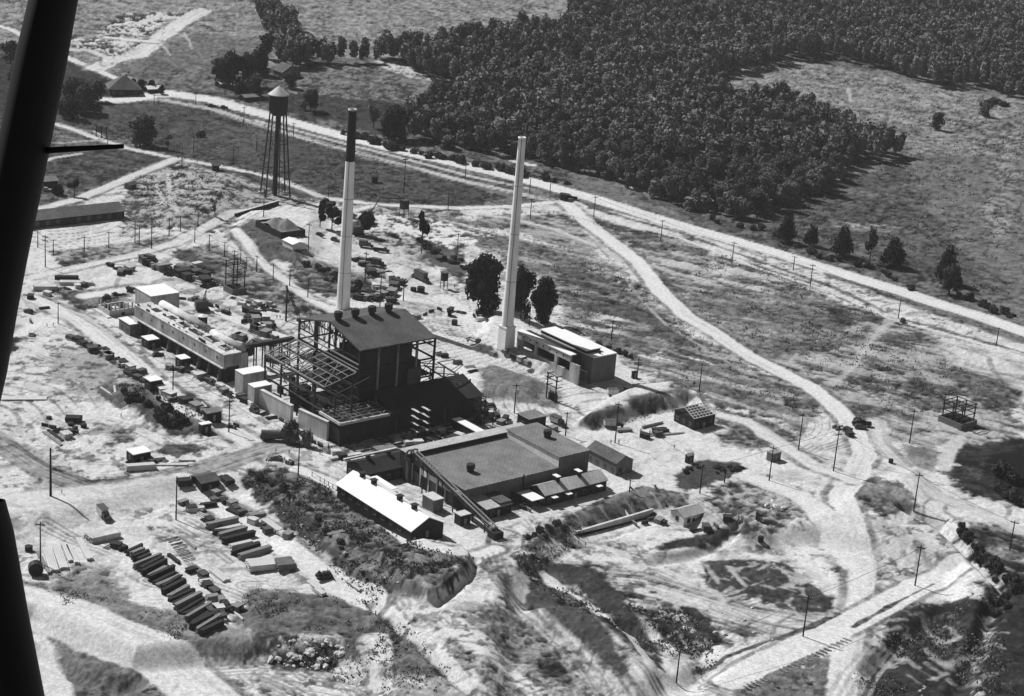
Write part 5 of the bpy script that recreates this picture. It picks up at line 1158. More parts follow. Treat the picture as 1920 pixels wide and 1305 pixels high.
TR = [(196, 972, -.95, 'box', 'box bodied truck parked alone on the pale ground of the lower yard', 3.6, 2.2), (527, 826, .1, 'cover', 'long dark covered truck on the plant road below the powerhouse', 6.5, 2.4), (688, 464, -.1, 'box', 'dark box truck right of the first chimney', 3.5, 2.2),
 (718, 473, -.15, 'flat', 'dark flatbed truck on the bare yard between the chimneys', 4.5, 1.5), (690, 492, -.4, 'load', 'loaded truck at the edge of the bare yard', 5, 1.5), (712, 500, -.4, 'box', 'dark van bodied truck behind the loaded truck', 4, 2.4),
 (797, 530, -.9, 'box', 'big dark lorry with long body near the oak tree', 7, 3.2), (1071, 374, 2.9, 'flat', 'small truck turning off the highway at the gate hut', 3, 1.2), (1612, 798, 3.05, 'flat', 'flatbed truck at the road bend, middle of three vehicles', 4, 1.0),
 (1153, 801, .25, 'box', 'pale bodied truck below the earth mound', 4, 1.7), (1157, 742, .2, 'box', 'pale box truck at the top edge of the mound', 3.6, 1.7), (893, 645, -.7, 'flat', 'truck with pale bed left of the second chimney', 4.5, 1.4), (1048, 797, -.75, 'box', 'pale roofed truck right of the hut behind the workshop', 3.6, 1.9),
 (664, 548, -.3, 'cover', 'canvas covered truck near the foot of the first chimney', 6, 2.2), (288, 497, -.5, 'box', 'dark truck at the head of the upper materials road', 4.5, 3.0), (910, 592, .1, 'flat', 'dark truck in the shade under the oak tree', 4, 1.4), (1448, 866, -.6, 'flat', 'dark truck by the box hut at the junction', 2.6, .8)]
for x, y, rz, bd, lb, L, h in TR[:-1]: truck(A3(x, y), rz, lb, bd, M_PAINTD, (M_CONL if 'pale' in lb else None), L, h)
# tractor in the lower yard
def tractor():
    t = thing('crawler_tractor', 'round dark crawler tractor parked at the end of the lower yard', 'tractor', A3(606, 1084), .4)
    for s in (-1, 1):
        b = MB(); b.prism([(-2, .35), (-1.6, 0), (1.6, 0), (2, .35), (2, .8), (1.6, 1.1), (-1.6, 1.1), (-2, .8)], s*1.05-.28, s*1.05+.28); b.build('track', M_BLK, t)
    MB().box(-.2, 1.9, -.5, .5, 1.12, 2.0).build('engine', M_PAINTD, t); MB().box(-1.8, -.25, -.8, .8, 1.12, 1.6).build('seat_deck', M_STEEL, t)
    MB().box(-1.5, -.9, -.4, .4, 1.62, 2.3).build('seat', M_STEEL, t); MB().cyl((1.2, .1, 2), (1.2, .1, 2.9), .08).build('exhaust', M_STEEL, t)
    MB().prism([(2.2, .1), (2.45, .1), (2.3, 1.4), (2.1, 1.4)], -1.8, 1.8).build('blade', M_STEEL, t)
tractor()
# ------------------------------------------------------------------ stacks of material
def stack(px, py, ang, L, W, h, m, label, group, name='lumber_stack', n=None, jit=.3):
    p = G(px, py); b = MB(); nl = max(1, int(h/.45)); nb = n or max(2, int(W/.45))
    for l in range(nl):
        for k in range(nb):
            y = -W/2+W*(k+.5)/nb; e0 = rnd.uniform(-jit, jit); e1 = rnd.uniform(-jit, jit)
            b.box(-L/2+e0, L/2+e1, y-W/nb*.44, y+W/nb*.44, l*.45+.12+rnd.uniform(-.01, .01), (l+1)*.45+.09)
    o = b.build(name, m, None, loc=(p.x, p.y, p.z-.1), rz=ang); tag(o, label, 'stack', group)
    s = MB()
    for f in (-.32, .32): s.box(L*f-.12, L*f+.12, -W/2-.15, W/2+.15, -.1, .13)
    s.build('bearer', M_WOODD, o); return o
AX = GA; AY = GA+R(90)
row = [(252+k*6.3, 1036+k*5.0+(k*k)*.06) for k in range(24)]
for k, (x, y) in enumerate(row):
    L_ = (5 if k < 4 else 9)+rnd.uniform(-2, 2); stack(x+rnd.uniform(-1, 1), y, R(60)+rnd.uniform(-.1, .1), L_, rnd.uniform(.9, 1.35), rnd.choice((1.3, 1.8, 2.2)), (M_WOODD, M_WOODG, M_WOODD)[k % 3], '%s lumber stack from the upper end of the long dark row' % ordn(k), 'dark lumber stacks in the long row')
row = [(417, 985, 1), (428, 993, 0), (437, 1003, 1), (447, 1012, 2), (452, 1022, 0), (461, 1034, 2), (478, 1041, 1), (486, 1053, 0)]
for k, (x, y, c) in enumerate(row): stack(x, y, R(44)+rnd.uniform(-.12, .12), 7+rnd.random()*4, 1.5, (1.3, 1.8, 2.0)[c], (M_WOODL, M_WOODG, M_WOODD)[c], '%s lumber stack from the top in the middle row of the lower yard' % ordn(k), 'mixed lumber stacks in the middle row')
for k, (x, y, a, L, W, m) in enumerate([(95, 1052, 0, 15, 2.6, M_WOODL), (112, 1046, 0, 16, 2.4, M_WOODL), (126, 1038, 0, 12, 1.6, M_WOODL), (136, 1042, 0, 12, 1.4, M_WOODL), (158, 1032, 0, 14, 1.8, M_WOODL), (82, 1058, 0, 14, .9, M_WOODG)]):
    stack(x, y, R(-68)+k*.02, L, W, 1.0, m, '%s from the right of the long pale timber piles, far left' % ordn([4, 3, 2, 1, 0, 5][k]) if k != 1 else 'broadest of the long pale timber piles at far left of the lower yard', 'long pale timber piles', 'timber_pile')
for k, (x, y, a, L, W, h, m, lb) in enumerate([(192, 1008, AY, 9, 5, 2, M_CONL, 'broad flat white topped stack at the head of the dark row'), (412, 1082, AX, 7.5, 2.4, 1.2, M_WOODL, 'lone bright lumber stack standing by itself in the lower yard'), (500, 1062, R(25), 11, 5, 2.2, M_WOODL, 'large pale topped stack at the foot of the middle row'),
  (533, 1062, R(25), 5, 5, 2.2, M_SIDEG, 'square grey stack right of the large pale topped one'), (326, 1050, AX, 6, 1, 1, M_WOODD, 'short dark beam pile in the gap between rows'), (352, 1018, AX, 9, .9, .5, M_WOODG, 'thin dark beam beside the spread pipes'), (372, 1072, AX, 6, 2, 1, M_WOODG, 'grey stack on wheels left of the lone bright one'),
  (402, 1110, AX, 8, 1, 1.2, M_WOODD, 'dark pile just below the lone bright stack'), (388, 1118, AX, 7, 3, .7, M_WOODL, 'pale flat pile beside the dark one at the row end'), (437, 1148, AX, 10, .6, .6, M_WOODL, 'long thin pale beam at the end of the yard'), (420, 1135, AX, 9, .6, .6, M_WOODG, 'long thin grey beam near the yard end'), (510, 990, AX, 9, 2.2, 1.6, M_WOODL, 'pale topped bin stack by the bank edge'), (532, 1004, AX, 4, 2, 1.3, M_WOODL, 'small pale stack at the end of the bank edge row'),
  (482, 970, R(30), 5, 1.6, 1.4, M_WOODG, 'low dark stack in the upper bank row'), (425, 1000, R(20), 8, 1.5, 1.4, M_WOODD, 'dark stack leaning on the middle row'), (410, 937, R(30), 5, 2.2, 1.2, M_SIDEG, 'small grey stack near the storage shed'), (440, 962, R(-40), 6, 1.8, 1, M_WOODD, 'dark long stack in the upper bank row'), (453, 954, R(-45), 9, 1.4, 1, M_WOODG, 'grey long stack below the gap in the bank row'), (367, 958, R(20), 5, 2, 1.6, M_CONL, 'white topped box stack near the tall pole'), (390, 950, R(30), 5, 1.5, 1.6, M_WOODD, 'dark stack right of the white topped box stack'),
  (345, 908, R(25), 4, 3, 2, M_WOODD, 'dark stack left of the storage shed'), (425, 903, R(-50), 5, 3, 1.6, M_WOODD, 'dark stack right of the storage shed'), (590, 1098, AX, 6, 1.8, .7, M_WOODL, 'pale flat stack left of the tractor'), (600, 1112, AX, 4, 1.8, .9, M_WOODL, 'pale flat stack below the tractor'), (665, 1098, AX, 7, 1.8, .8, M_CONL, 'white crate stack right of the tractor'),
  (264, 880, R(22), 9, 2.2, 2, M_WOODL, 'white topped long stack beside the white roofed hut'), (318, 872, R(12), 11, 1.6, .8, M_WOODL, 'long low white stack by the curved road'), (352, 865, R(12), 5, .7, .5, M_WOODG, 'short dark beam by the curved road'), (295, 862, R(30), 4, 3, 1.6, M_CONL, 'white topped stack right of the white roofed hut'), (98, 823, AX, 13, 1, .7, M_WOODG, 'long pipe pile on the sandy mound'), (104, 817, AX, 11, 1, .7, M_WOODD, 'dark pipe pile behind another on the sandy mound'), (124, 820, AX, 3.5, 3, 2, M_CONL, 'small pale topped stack at the end of the pipe pile'),
  (138, 790, R(5), 5, 3, 1.8, M_WOODD, 'dark stack alone on the sandy mound'), (45, 748, R(14), 15, 3, .7, M_WOODL, 'long white topped stack at the far left edge'), (85, 543, R(16), 9, 3, 1.8, M_CONL, 'low pale topped stack left on the island in the road'), (143, 533, R(14), 13, 3, 1.6, M_CONL, 'long pale topped stack right on the island in the road'), (125, 523, R(14), 9, 2.4, 1.4, M_SIDE, 'dark stack behind the long one on the road island'),
  (200, 735, AX, 9, .7, .5, M_WOODL, 'white plank bundle left of the bushy hillock'), (215, 731, R(-75), 7, .7, .5, M_WOODL, 'white plank bundle leaning off the first by the hillock'), (1170, 808, R(20), 5, 2, 1, M_WOODG, 'grey stack on the open ground left of the dark pit'), (1255, 815, R(25), 12, 1, .6, M_WOODG, 'long grey beam below the framed building'), (1238, 808, R(25), 5, 3, 1.3, M_WOODD, 'cluttered dark stack left of the framed building'),
  (878, 800, AX, 8, 3, 1, M_CONL, 'white slabs stacked behind the covered walkway'), (896, 782, R(-20), 5, 2, 1, M_CONL, 'small white slab stack behind the walkway'), (812, 828, R(10), 6, 3, .6, M_CONL, 'white sheet pile in the dark yard behind the store'), (648, 858, R(35), 11, 1.8, 1, M_CONL, 'white kerb pile at the left end of the store'), (880, 812, R(30), 7, 4, .6, M_WOODG, 'grey crates in the dark yard by the walkway'),
  (243, 506, R(-40), 4, 3, 2, M_CON, 'pale block stack beside the road loop'), (630, 1000, R(40), 6, 1.5, .5, M_WOODG, 'old planks dumped on the grassy bank')]):
    stack(x, y, a, L, W, h, m, lb, None)
# row of small stacks and drums lining the plant road, and along the upper road
def rowstuff(pts, n, lab, grp, seed, sz=1.):
    r2 = random.Random(seed); P = [G(*q) for q in pts]; tot = sum((b-a).length for a, b in zip(P, P[1:])); k = 0
    for i in range(n):
        s = tot*(i+.5)/n
        for a, b in zip(P, P[1:]):
            if s <= (b-a).length: break
            s -= (b-a).length
        q = a.lerp(b, s/(b-a).length); d = math.atan2((b-a).y, (b-a).x); ty = r2.randrange(4)
        q = q+Vector((r2.uniform(-1.2, 1.2), r2.uniform(-1, 1), 0)); q.z = hz(q.x, q.y); bb_ = MB(); m = r2.choice((M_WOODD, M_WOODG, M_CONL, M_WOODD, M_RUST))
        if ty == 0:
            for j in range(3): bb_.cyl((j*.9-.9, 0, 0), (j*.9-.9, 0, 1.1), .4, n=10)
            nm = 'drum_group'; m = M_RUST if m is M_CONL else m
        elif ty == 1:
            for j in range(4): bb_.box(-r2.uniform(1.2, 2), r2.uniform(1.2, 2), -.9, .9, j*.35, j*.35+.32)
            nm = 'plank_stack'
        elif ty == 2: bb_.hull([(-1.5, -1.1, -.1), (1.5, -1.1, -.1), (1.5, 1.1, -.1), (-1.5, 1.1, -.1)], [(-1.4, -1, 1.3), (1.4, -1, 1.2), (1.4, 1, 1.4), (-1.4, 1, 1.5)]); bb_.box(-1.6, 1.6, -1.2, 1.2, 1.51, 1.62); nm = 'crate'
        else:
            for j in range(5): bb_.cyl((-2, j*.42-.85, .2+(j % 2)*.35), (2, j*.42-.8, .2+(j % 2)*.35), .2, n=8)
            nm = 'pipe_bundle'
        bb_.v = [(v_[0]*sz, v_[1]*sz, v_[2]*sz) for v_ in bb_.v]
        o = bb_.build(nm, m, None, loc=q, rz=d+r2.uniform(-.3, .3)+(1.57 if r2.random() < .4 else 0)); tag(o, '%s item, a %s, in the %s' % (ordn(k), nm.replace('_', ' '), lab), nm.replace('_', ' '), grp); k += 1
rowstuff([(130, 634), (175, 655), (220, 680), (262, 702)], 28, 'line of goods beside the left plant road', 'goods along the left plant road', 3, 1.2)
rowstuff([(290, 725), (330, 748), (380, 770), (400, 790)], 13, 'line of goods past the dark cabin', 'goods past the dark cabin', 4, 1.4)
rowstuff([(265, 492), (320, 512), (370, 527), (400, 540)], 15, 'line of dark goods along the upper plant road', 'goods along the upper plant road', 5, 1.9)
rowstuff([(455, 580), (480, 590), (455, 605), (500, 600), (510, 615), (470, 620), (520, 640)], 22, 'clutter behind the long concrete building', 'clutter behind the long building', 6, 1.4)
rowstuff([(660, 560), (700, 565), (740, 545), (700, 540), (740, 570)], 18, 'clutter round the foot of the first chimney', 'clutter by the first chimney', 7, 1.4)
rowstuff([(340, 690), (380, 705), (420, 735), (470, 760), (560, 810), (590, 835)], 20, 'debris along the wall foot', 'debris along the wall foot', 8)
rowstuff([(500, 858), (520, 862), (545, 872)], 6, 'short line below the road bend', 'goods below the road bend', 9)
rowstuff([(425, 1170), (400, 1150), (440, 1140), (455, 1150)], 7, 'end of the long dark row', 'goods at the end of the dark row', 10)
rowstuff([(205, 1025), (230, 1030), (245, 1035)], 5, 'head of the long dark row', 'goods at the head of the dark row', 12)
rowstuff([(400, 925), (425, 945), (470, 975), (545, 1010)], 11, 'bank edge row of the lower yard', 'goods on the bank edge row', 13)
rowstuff([(1195, 815), (1215, 820), (1240, 812)], 5, 'group by the dark pit', 'goods by the dark pit', 14)
rowstuff([(770, 825), (820, 815), (850, 812)], 8, 'dark yard behind the store', 'clutter in the dark yard', 15)
rowstuff([(900, 745), (910, 760), (930, 785), (950, 790)], 7, 'ground right of the powerhouse', 'clutter right of the powerhouse', 16)
rowstuff([(1165, 735), (1190, 730), (1230, 722)], 6, 'top of the earth mound', 'goods on top of the mound', 17)
rowstuff([(920, 660), (960, 672), (990, 686), (1010, 694)], 6, 'bench under the boiler building', 'goods on the bench', 18)
rowstuff([(190, 575), (215, 585), (240, 590)], 5, 'sandy corner by the grey hut', 'goods by the grey hut', 19)

for pts, n, lab, grp, *sd_ in (
 ([(60, 640), (62, 560), (100, 590)], 5, 'scatter by the far left junction', 'scatter at the far left', 21),
 ([(205, 498), (235, 508), (225, 516), (250, 512)], 7, 'loop island on the upper road', 'goods on the loop island', 22),
 ([(300, 555), (345, 560), (375, 565), (400, 575), (430, 590)], 14, 'yard behind the block with bright roof', 'goods behind the bright roofed block', 23),
 ([(395, 640), (440, 632), (470, 640), (510, 655), (530, 668), (500, 680)], 20, 'tangle under the gantry bridge', 'clutter under the gantry', 24, 1.4),
 ([(430, 560), (480, 570), (520, 585), (450, 570)], 12, 'yard left of the tall bare pole', 'goods left of the bare pole', 25),
 ([(330, 505), (380, 520), (360, 500), (400, 512)], 10, 'second line behind the upper plant road', 'second line on the upper road', 26, 1.5),
 ([(680, 520), (720, 515), (750, 530), (730, 555)], 14, 'heap between the chimneys', 'clutter between the chimneys', 27, 1.6),
 ([(640, 480), (670, 490), (700, 510)], 7, 'edge of the bare yard by the first chimney', 'goods at the yard edge', 28),
 ([(230, 700), (265, 712), (300, 735), (340, 756), (395, 785)], 16, 'lower line beside the left plant road', 'lower line on the left road', 29),
 ([(310, 690), (350, 700), (400, 722), (440, 748)], 14, 'upper line along the foot of the long wall', 'upper line at the long wall', 30),
 ([(425, 800), (440, 805), (450, 800)], 4, 'heap by the pole at the road fork', 'heap at the road fork', 31),
 ([(590, 830), (615, 845), (640, 860), (625, 838)], 9, 'litter at the powerhouse corner', 'litter at the powerhouse corner', 32),
 ([(760, 835), (800, 832), (840, 830), (870, 815), (890, 800)], 15, 'strip between store and powerhouse', 'goods between store and powerhouse', 33),
 ([(905, 775), (925, 790), (960, 800), (1010, 800), (1040, 808)], 12, 'path behind the workshop', 'goods behind the workshop', 34),
 ([(770, 600), (830, 580), (880, 590), (920, 600)], 9, 'bright ground right of the powerhouse roof', 'goods on the bright ground', 35),
 ([(820, 660), (850, 680), (890, 700)], 7, 'hollow right of the powerhouse', 'goods in the hollow', 36),
 ([(690, 905), (730, 925), (770, 950), (800, 965)], 8, 'lane between shed and workshop', 'goods in the lane', 37),
 ([(940, 950), (970, 945), (1000, 960)], 6, 'front of the office porch', 'goods by the office porch', 38),
 ([(345, 940), (380, 970), (410, 990)], 8, 'left edge of the middle row', 'goods left of the middle row', 39),
 ([(355, 1060), (380, 1085), (410, 1125), (440, 1150)], 11, 'gap between the two long rows', 'goods between the long rows', 40),
 ([(1300, 1000), (1340, 985), (1390, 975)], 5, 'edge of the terrace right of the cottage', 'goods right of the cottage', 41),
 ([(1190, 985), (1225, 975), (1250, 985)], 5, 'left side of the cottage', 'goods left of the cottage', 42),
 ([(80, 800), (110, 805), (130, 815), (150, 805)], 7, 'sandy mound at the left', 'goods on the sandy mound', 43),
 ([(240, 865), (280, 875), (310, 860)], 6, 'front of the white roofed hut', 'goods by the white roofed hut', 44),
 ([(85, 555), (110, 545), (150, 540), (165, 535)], 6, 'island in the road at far left', 'goods on the road island', 45),
 ([(1560, 800), (1590, 812), (1600, 820)], 4, 'verge at the road bend', 'goods at the road bend', 46)):
    rowstuff(pts, n, lab, grp, *sd_)
wire([(964, 775, 56), (1060, 817, 45), (1153, 830, 77), (1312, 925, 53), (1442, 901, 65), (1562.5, 883, 84)], 'overhead line crossing the ground behind the office')
wire([(1562.5, 883, 84), (1714, 952, 65), (1893, 1033, 57)], 'overhead line leading to the lower right edge')
wire([(1268, 1280, 62), (1505.6, 1193, 77), (1715.5, 1098, 76)], 'overhead line along the lower right road')
wire([(109, 607, 41), (324, 742, 55), (429, 810, 62), (559, 893, 66)], 'overhead line beside the left plant road')
wire([(71, 464, 31), (100, 476, 27), (158, 472, 29)], 'second overhead line at the far left')
for k, (x, y, r, l, lie, lb) in enumerate([(775, 546, 1.3, 1.6, 0, 'small dark tank left of the big lorry'), (789, 548, 1.6, 2.4, 0, 'larger dark tank below the big lorry'), (67, 1078, 2.0, 2.6, 1, 'large dark reel lying left of the timber piles'), (54, 1032, 1.1, 1.4, 0, 'small dark drum near the leftmost pole'), (852, 609, 1.2, 2, 0, 'dark tank alone on the pale ground'), (843, 592, 1.6, 1.6, 1, 'dark rounded tank near the oak tree'), (1426, 1015, .9, 1.6, 0, 'dark object with white top below the junction'), (1670, 868, .8, 1.4, 0, 'dark drum on the junction ground'), (92, 785, .9, .8, 0, 'small dark drum on the sandy mound'), (133, 797, 1.0, .9, 0, 'dark drum lower on the sandy mound'), (157, 801, 1.0, 1.2, 0, 'dark drum right on the sandy mound')]):
    drum(x, y, lb, 'tank' if r > 1.15 else 'barrel', bool(lie), r, l, M_BLK)
for k in range(26):
    f = k/25; a_ = G(1402+188*f, 1290-90*f); o = MB().box(-1.1-rnd.random()*.5, 1.1, -.2, .2, -.2, .18).build('sleeper', M_WOODG, None, loc=a_, rz=R(-35)+rnd.uniform(-.1, .1)); tag(o, 'dark timber sleeper in the row below the lower right road', 'sleeper', 'sleepers below the lower right road')
# spread thin pipes on the ground
for k in range(9):
    x = 312+k*4; y = 1008+k*5; a_ = G(x, y+5); b_ = G(x+22, y-1); tag(MB().cyl(a_+Vector((0, 0, .25)), b_+Vector((0, 0, .25)), .16, n=6).build('pipe', M_WOODG), 'thin pipe laid across bearers between the two rows of the lower yard', 'pipe', 'thin pipes laid out in the lower yard')
# steel footbridge between long building and powerhouse
a_ = Vector(unp(455, 650, 10)); b_ = Vector(unp(550, 634, 10)); d = b_-a_; L = math.hypot(d.x, d.y)
t = thing('gantry', 'dark steel gantry bridge joining the long concrete building to the powerhouse', 'gantry', Vector((a_.x, a_.y, 0)), math.atan2(d.y, d.x))
MB().box(0, L, -.9, .9, 9.2, 10.6).build('girder', M_STEEL, t)
for k in range(6):
    for s in (-1, 1): MB().beam((L*(k+.5)/6, s*.8, -1), (L*(k+.5)/6, s*.8, 9.2), .35).build('post', M_STEEL, t)
MB().cyl((1.5, -3, 8.8), (1.5, 2.5, 8.8), 1.7, n=18).build('round_duct', M_STEEL, t, True)
# scaffold with white boards in front of the low bay
p = G(786, 822); t = thing('scaffold', 'slender scaffold tower with tiers of pale boards in front of the low bay', 'scaffold', p, GA)
for x in (-1.6, 1.6):
    for y in (-2, 2): MB().beam((x, y, 0), (x, y, 11), .15).build('post', M_STEEL, t)
for k in range(4): MB().box(-2.1, 2.1, -2.5, -1.6, 3.2+2.3*k, 3.4+2.3*k).box(-2.1, 2.1, 1.6, 2.5, 3.2+2.3*k, 3.4+2.3*k).build('boards', M_WOODL, t)
# ------------------------------------------------------------------ rubble
def rock_mesh(seed):
    r2 = random.Random(seed); import bmesh
    bm = bmesh.new(); bmesh.ops.create_icosphere(bm, subdivisions=2, radius=1)
    for v in bm.verts: v.co = Vector((v.co.x*1.3, v.co.y, v.co.z*.6))*(1+r2.uniform(-.2, .2))
    for _ in range(5):
        n = Vector((r2.uniform(-1, 1), r2.uniform(-1, 1), r2.uniform(-.3, 1))).normalized()
        for v in bm.verts:
            d = v.co.dot(n)-.62
            if d > 0: v.co -= n*d
    me = bpy.data.meshes.new('boulder'); bm.to_mesh(me); bm.free(); me.materials.append(M_ROCK); return me
RM = [rock_mesh(k) for k in range(6)]
def rocks(poly, n, s0, s1, label, group, seed):
    r2 = random.Random(seed); xs = [p[0] for p in poly]; ys = [p[1] for p in poly]; c = 0
    while c < n:
        x = r2.uniform(min(xs), max(xs)); y = r2.uniform(min(ys), max(ys))
        if sdpoly(np.array([x]), np.array([y]), poly)[0] > 0: continue
        o = bpy.data.objects.new('boulder', r2.choice(RM)); COL.objects.link(o); o.location = G(x, y); s = s0+(s1-s0)*r2.random()**2; o.scale = (s, s*r2.uniform(.7, 1.1), s*r2.uniform(.7, 1.2)); o.rotation_euler = (r2.uniform(-.2, .2), r2.uniform(-.2, .2), r2.uniform(0, 6)); tag(o, label, 'boulder', group); c += 1
rocks([(515, 1205), (560, 1190), (640, 1190), (655, 1215), (620, 1250), (570, 1260), (505, 1240)], 80, .2, 1.4, 'pale boulder in the rubble heap at the bottom of the lower yard', 'boulders of the rubble heap', 1)
rocks([(500, 950), (600, 980), (700, 1050), (780, 1110), (740, 1130), (640, 1060)], 26, .2, .6, 'small pale stone scattered on the grassy bank', 'stones on the grassy bank', 2)
rocks([(170, 55), (240, 30), (330, 30), (330, 60), (250, 85), (190, 90)], 45, .4, 1.3, 'pale stone of the far quarry', 'stones of the far quarry', 3)
rocks([(1420, 930), (1480, 935), (1530, 990), (1460, 970)], 14, .5, 1.3, 'pale stone in the rough patch right of the cottage', 'stones right of the cottage', 4)
rocks([(1560, 790), (1610, 800), (1600, 815), (1560, 810)], 8, .5, 1.1, 'white stone beside the pole at the road bend', 'stones at the road bend', 5)
rocks([(1220, 1150), (1420, 1130), (1450, 1200), (1300, 1240)], 26, .3, .9, 'stone in the torn up ground at lower right', 'stones in the torn ground', 8)
# ------------------------------------------------------------------ trees
def leafcloud(r2, blobs, n, ls, flat_=.8):
    """many leaf-clump quads spread through ellipsoid blobs (cx,cy,cz,rx,rz)"""
    N = n; w_ = np.array([b[3]**2*b[4] for b in blobs]); w_ = w_/w_.sum(); g = np.random.default_rng(r2)
    k = g.choice(len(blobs), N, p=w_); B = np.array(blobs)[k]
    d = g.normal(size=(N, 3)); d /= np.linalg.norm(d, axis=1)[:, None]; rr = g.uniform(.35, 1.08, N)**.55
    c = B[:, :3]+d*rr[:, None]*np.stack([B[:, 3], B[:, 3], B[:, 4]], 1)
    nrm = d+g.normal(size=(N, 3))*.55; nrm[:, 2] += .35; nrm /= np.linalg.norm(nrm, axis=1)[:, None]
    t = np.cross(nrm, g.normal(size=(N, 3))); t /= np.linalg.norm(t, axis=1)[:, None]; b = np.cross(nrm, t)
    s = ls*g.uniform(.6, 1.4, N)[:, None]
    V = np.stack([c-t*s-b*s*.6, c+t*s*.9-b*s*.7, c+t*s*.7+b*s*.8, c-t*s*.8+b*s*.6], 1).reshape(-1, 3)
    return V
def np_mesh(name, V, F4, m):
    me = bpy.data.meshes.new(name); me.vertices.add(len(V)); me.vertices.foreach_set('co', V.astype(np.float32).ravel()); F = np.asarray(F4, np.int32)
    me.loops.add(F.size); me.loops.foreach_set('vertex_index', F.ravel()); me.polygons.add(len(F)); me.polygons.foreach_set('loop_start', np.arange(0, F.size, 4, dtype=np.int32)); me.update(calc_edges=True); me.materials.append(m); return me
def tree_blobs(kind, r2):
    b = []
    if kind == 'oak':
        for k in range(16): a = r2.uniform(0, 6.28); q = r2.uniform(.15, .68); b.append((q*math.cos(a), q*math.sin(a), r2.uniform(.35, 1.75)-.25*q, r2.uniform(.28, .42), r2.uniform(.22, .36)))
        b.append((0, 0, 1.25, .62, .6))
    elif kind == 'cone':
        for k in range(7): z = .5+1.75*k/7.; b.append((r2.uniform(-.08, .08), r2.uniform(-.08, .08), z, .98*(1-k/7.2)**.6+.03, .28))
        b.append((0, 0, .85, .8, .35))
    elif kind == 'wood':
        for k in range(7): a = r2.uniform(0, 6.28); q = r2.uniform(0, .5); b.append((q*math.cos(a), q*math.sin(a), r2.uniform(1.0, 2.5), r2.uniform(.35, .55), r2.uniform(.3, .6)))
        b.append((0, 0, 1.6, .55, .9))
    elif kind == 'sparse':
        for k in range(6): a = r2.uniform(0, 6.28); q = r2.uniform(.1, .7); b.append((q*math.cos(a), q*math.sin(a), r2.uniform(.7, 1.95), .34, .26))
    else:
        for k in range(6): a = r2.uniform(0, 6.28); q = r2.uniform(0, .6); b.append((q*math.cos(a), q*math.sin(a), r2.uniform(.2, .6), r2.uniform(.35, .55), r2.uniform(.25, .45)))
    return b
TP = {}
def tree_proto(kind, var, n, ls, m, trunk=True):
    key = (kind, var, n, m.name)
    if key in TP: return TP[key]
    r2 = random.Random(hash((kind, var)) % 9999 if False else var*13+len(kind)); bl = tree_blobs(kind, r2); V = leafcloud(var*7+len(kind), bl, n, ls)
    me = np_mesh('crown', V, np.arange(len(V)).reshape(-1, 4), m); b = MB(); top = max(q[2] for q in bl)
    b.cyl((0, 0, -.1), (0, 0, top*.75), .07, .03, 8)
    for q in bl[:6]: b.cyl((0, 0, q[2]*.45), (q[0], q[1], q[2]), .03, .01, 5)
    TP[key] = (me, b.mesh('trunk', M_BARK)); return TP[key]
def tree(px, py, wpx, hpx, kind, label, group=None, var=0, n=900, ls=.1, m=None, name='tree', at=None, rz=0):
    p = at if at is not None else G(px, py); sc = FPX/np.linalg.norm(np.array(p)-np.array([0, 0, CAMH])); r = wpx/2/sc; h = up_h(p, hpx); me, tm = tree_proto(kind, var, n, ls, m or M_LEAF)
    t = thing(name, label, 'tree' if name != 'bush' else 'bush', (p.x, p.y, p.z-.1), rz, group); H0 = {'oak': 2.1, 'cone': 2.3, 'wood': 3.1, 'sparse': 2.1}.get(kind, .95); t.scale = (r, r, h/H0)
    for mm, nm in ((me, 'crown'), (tm, 'trunk')): o = bpy.data.objects.new(nm, mm); COL.objects.link(o); o.parent = t
    return t
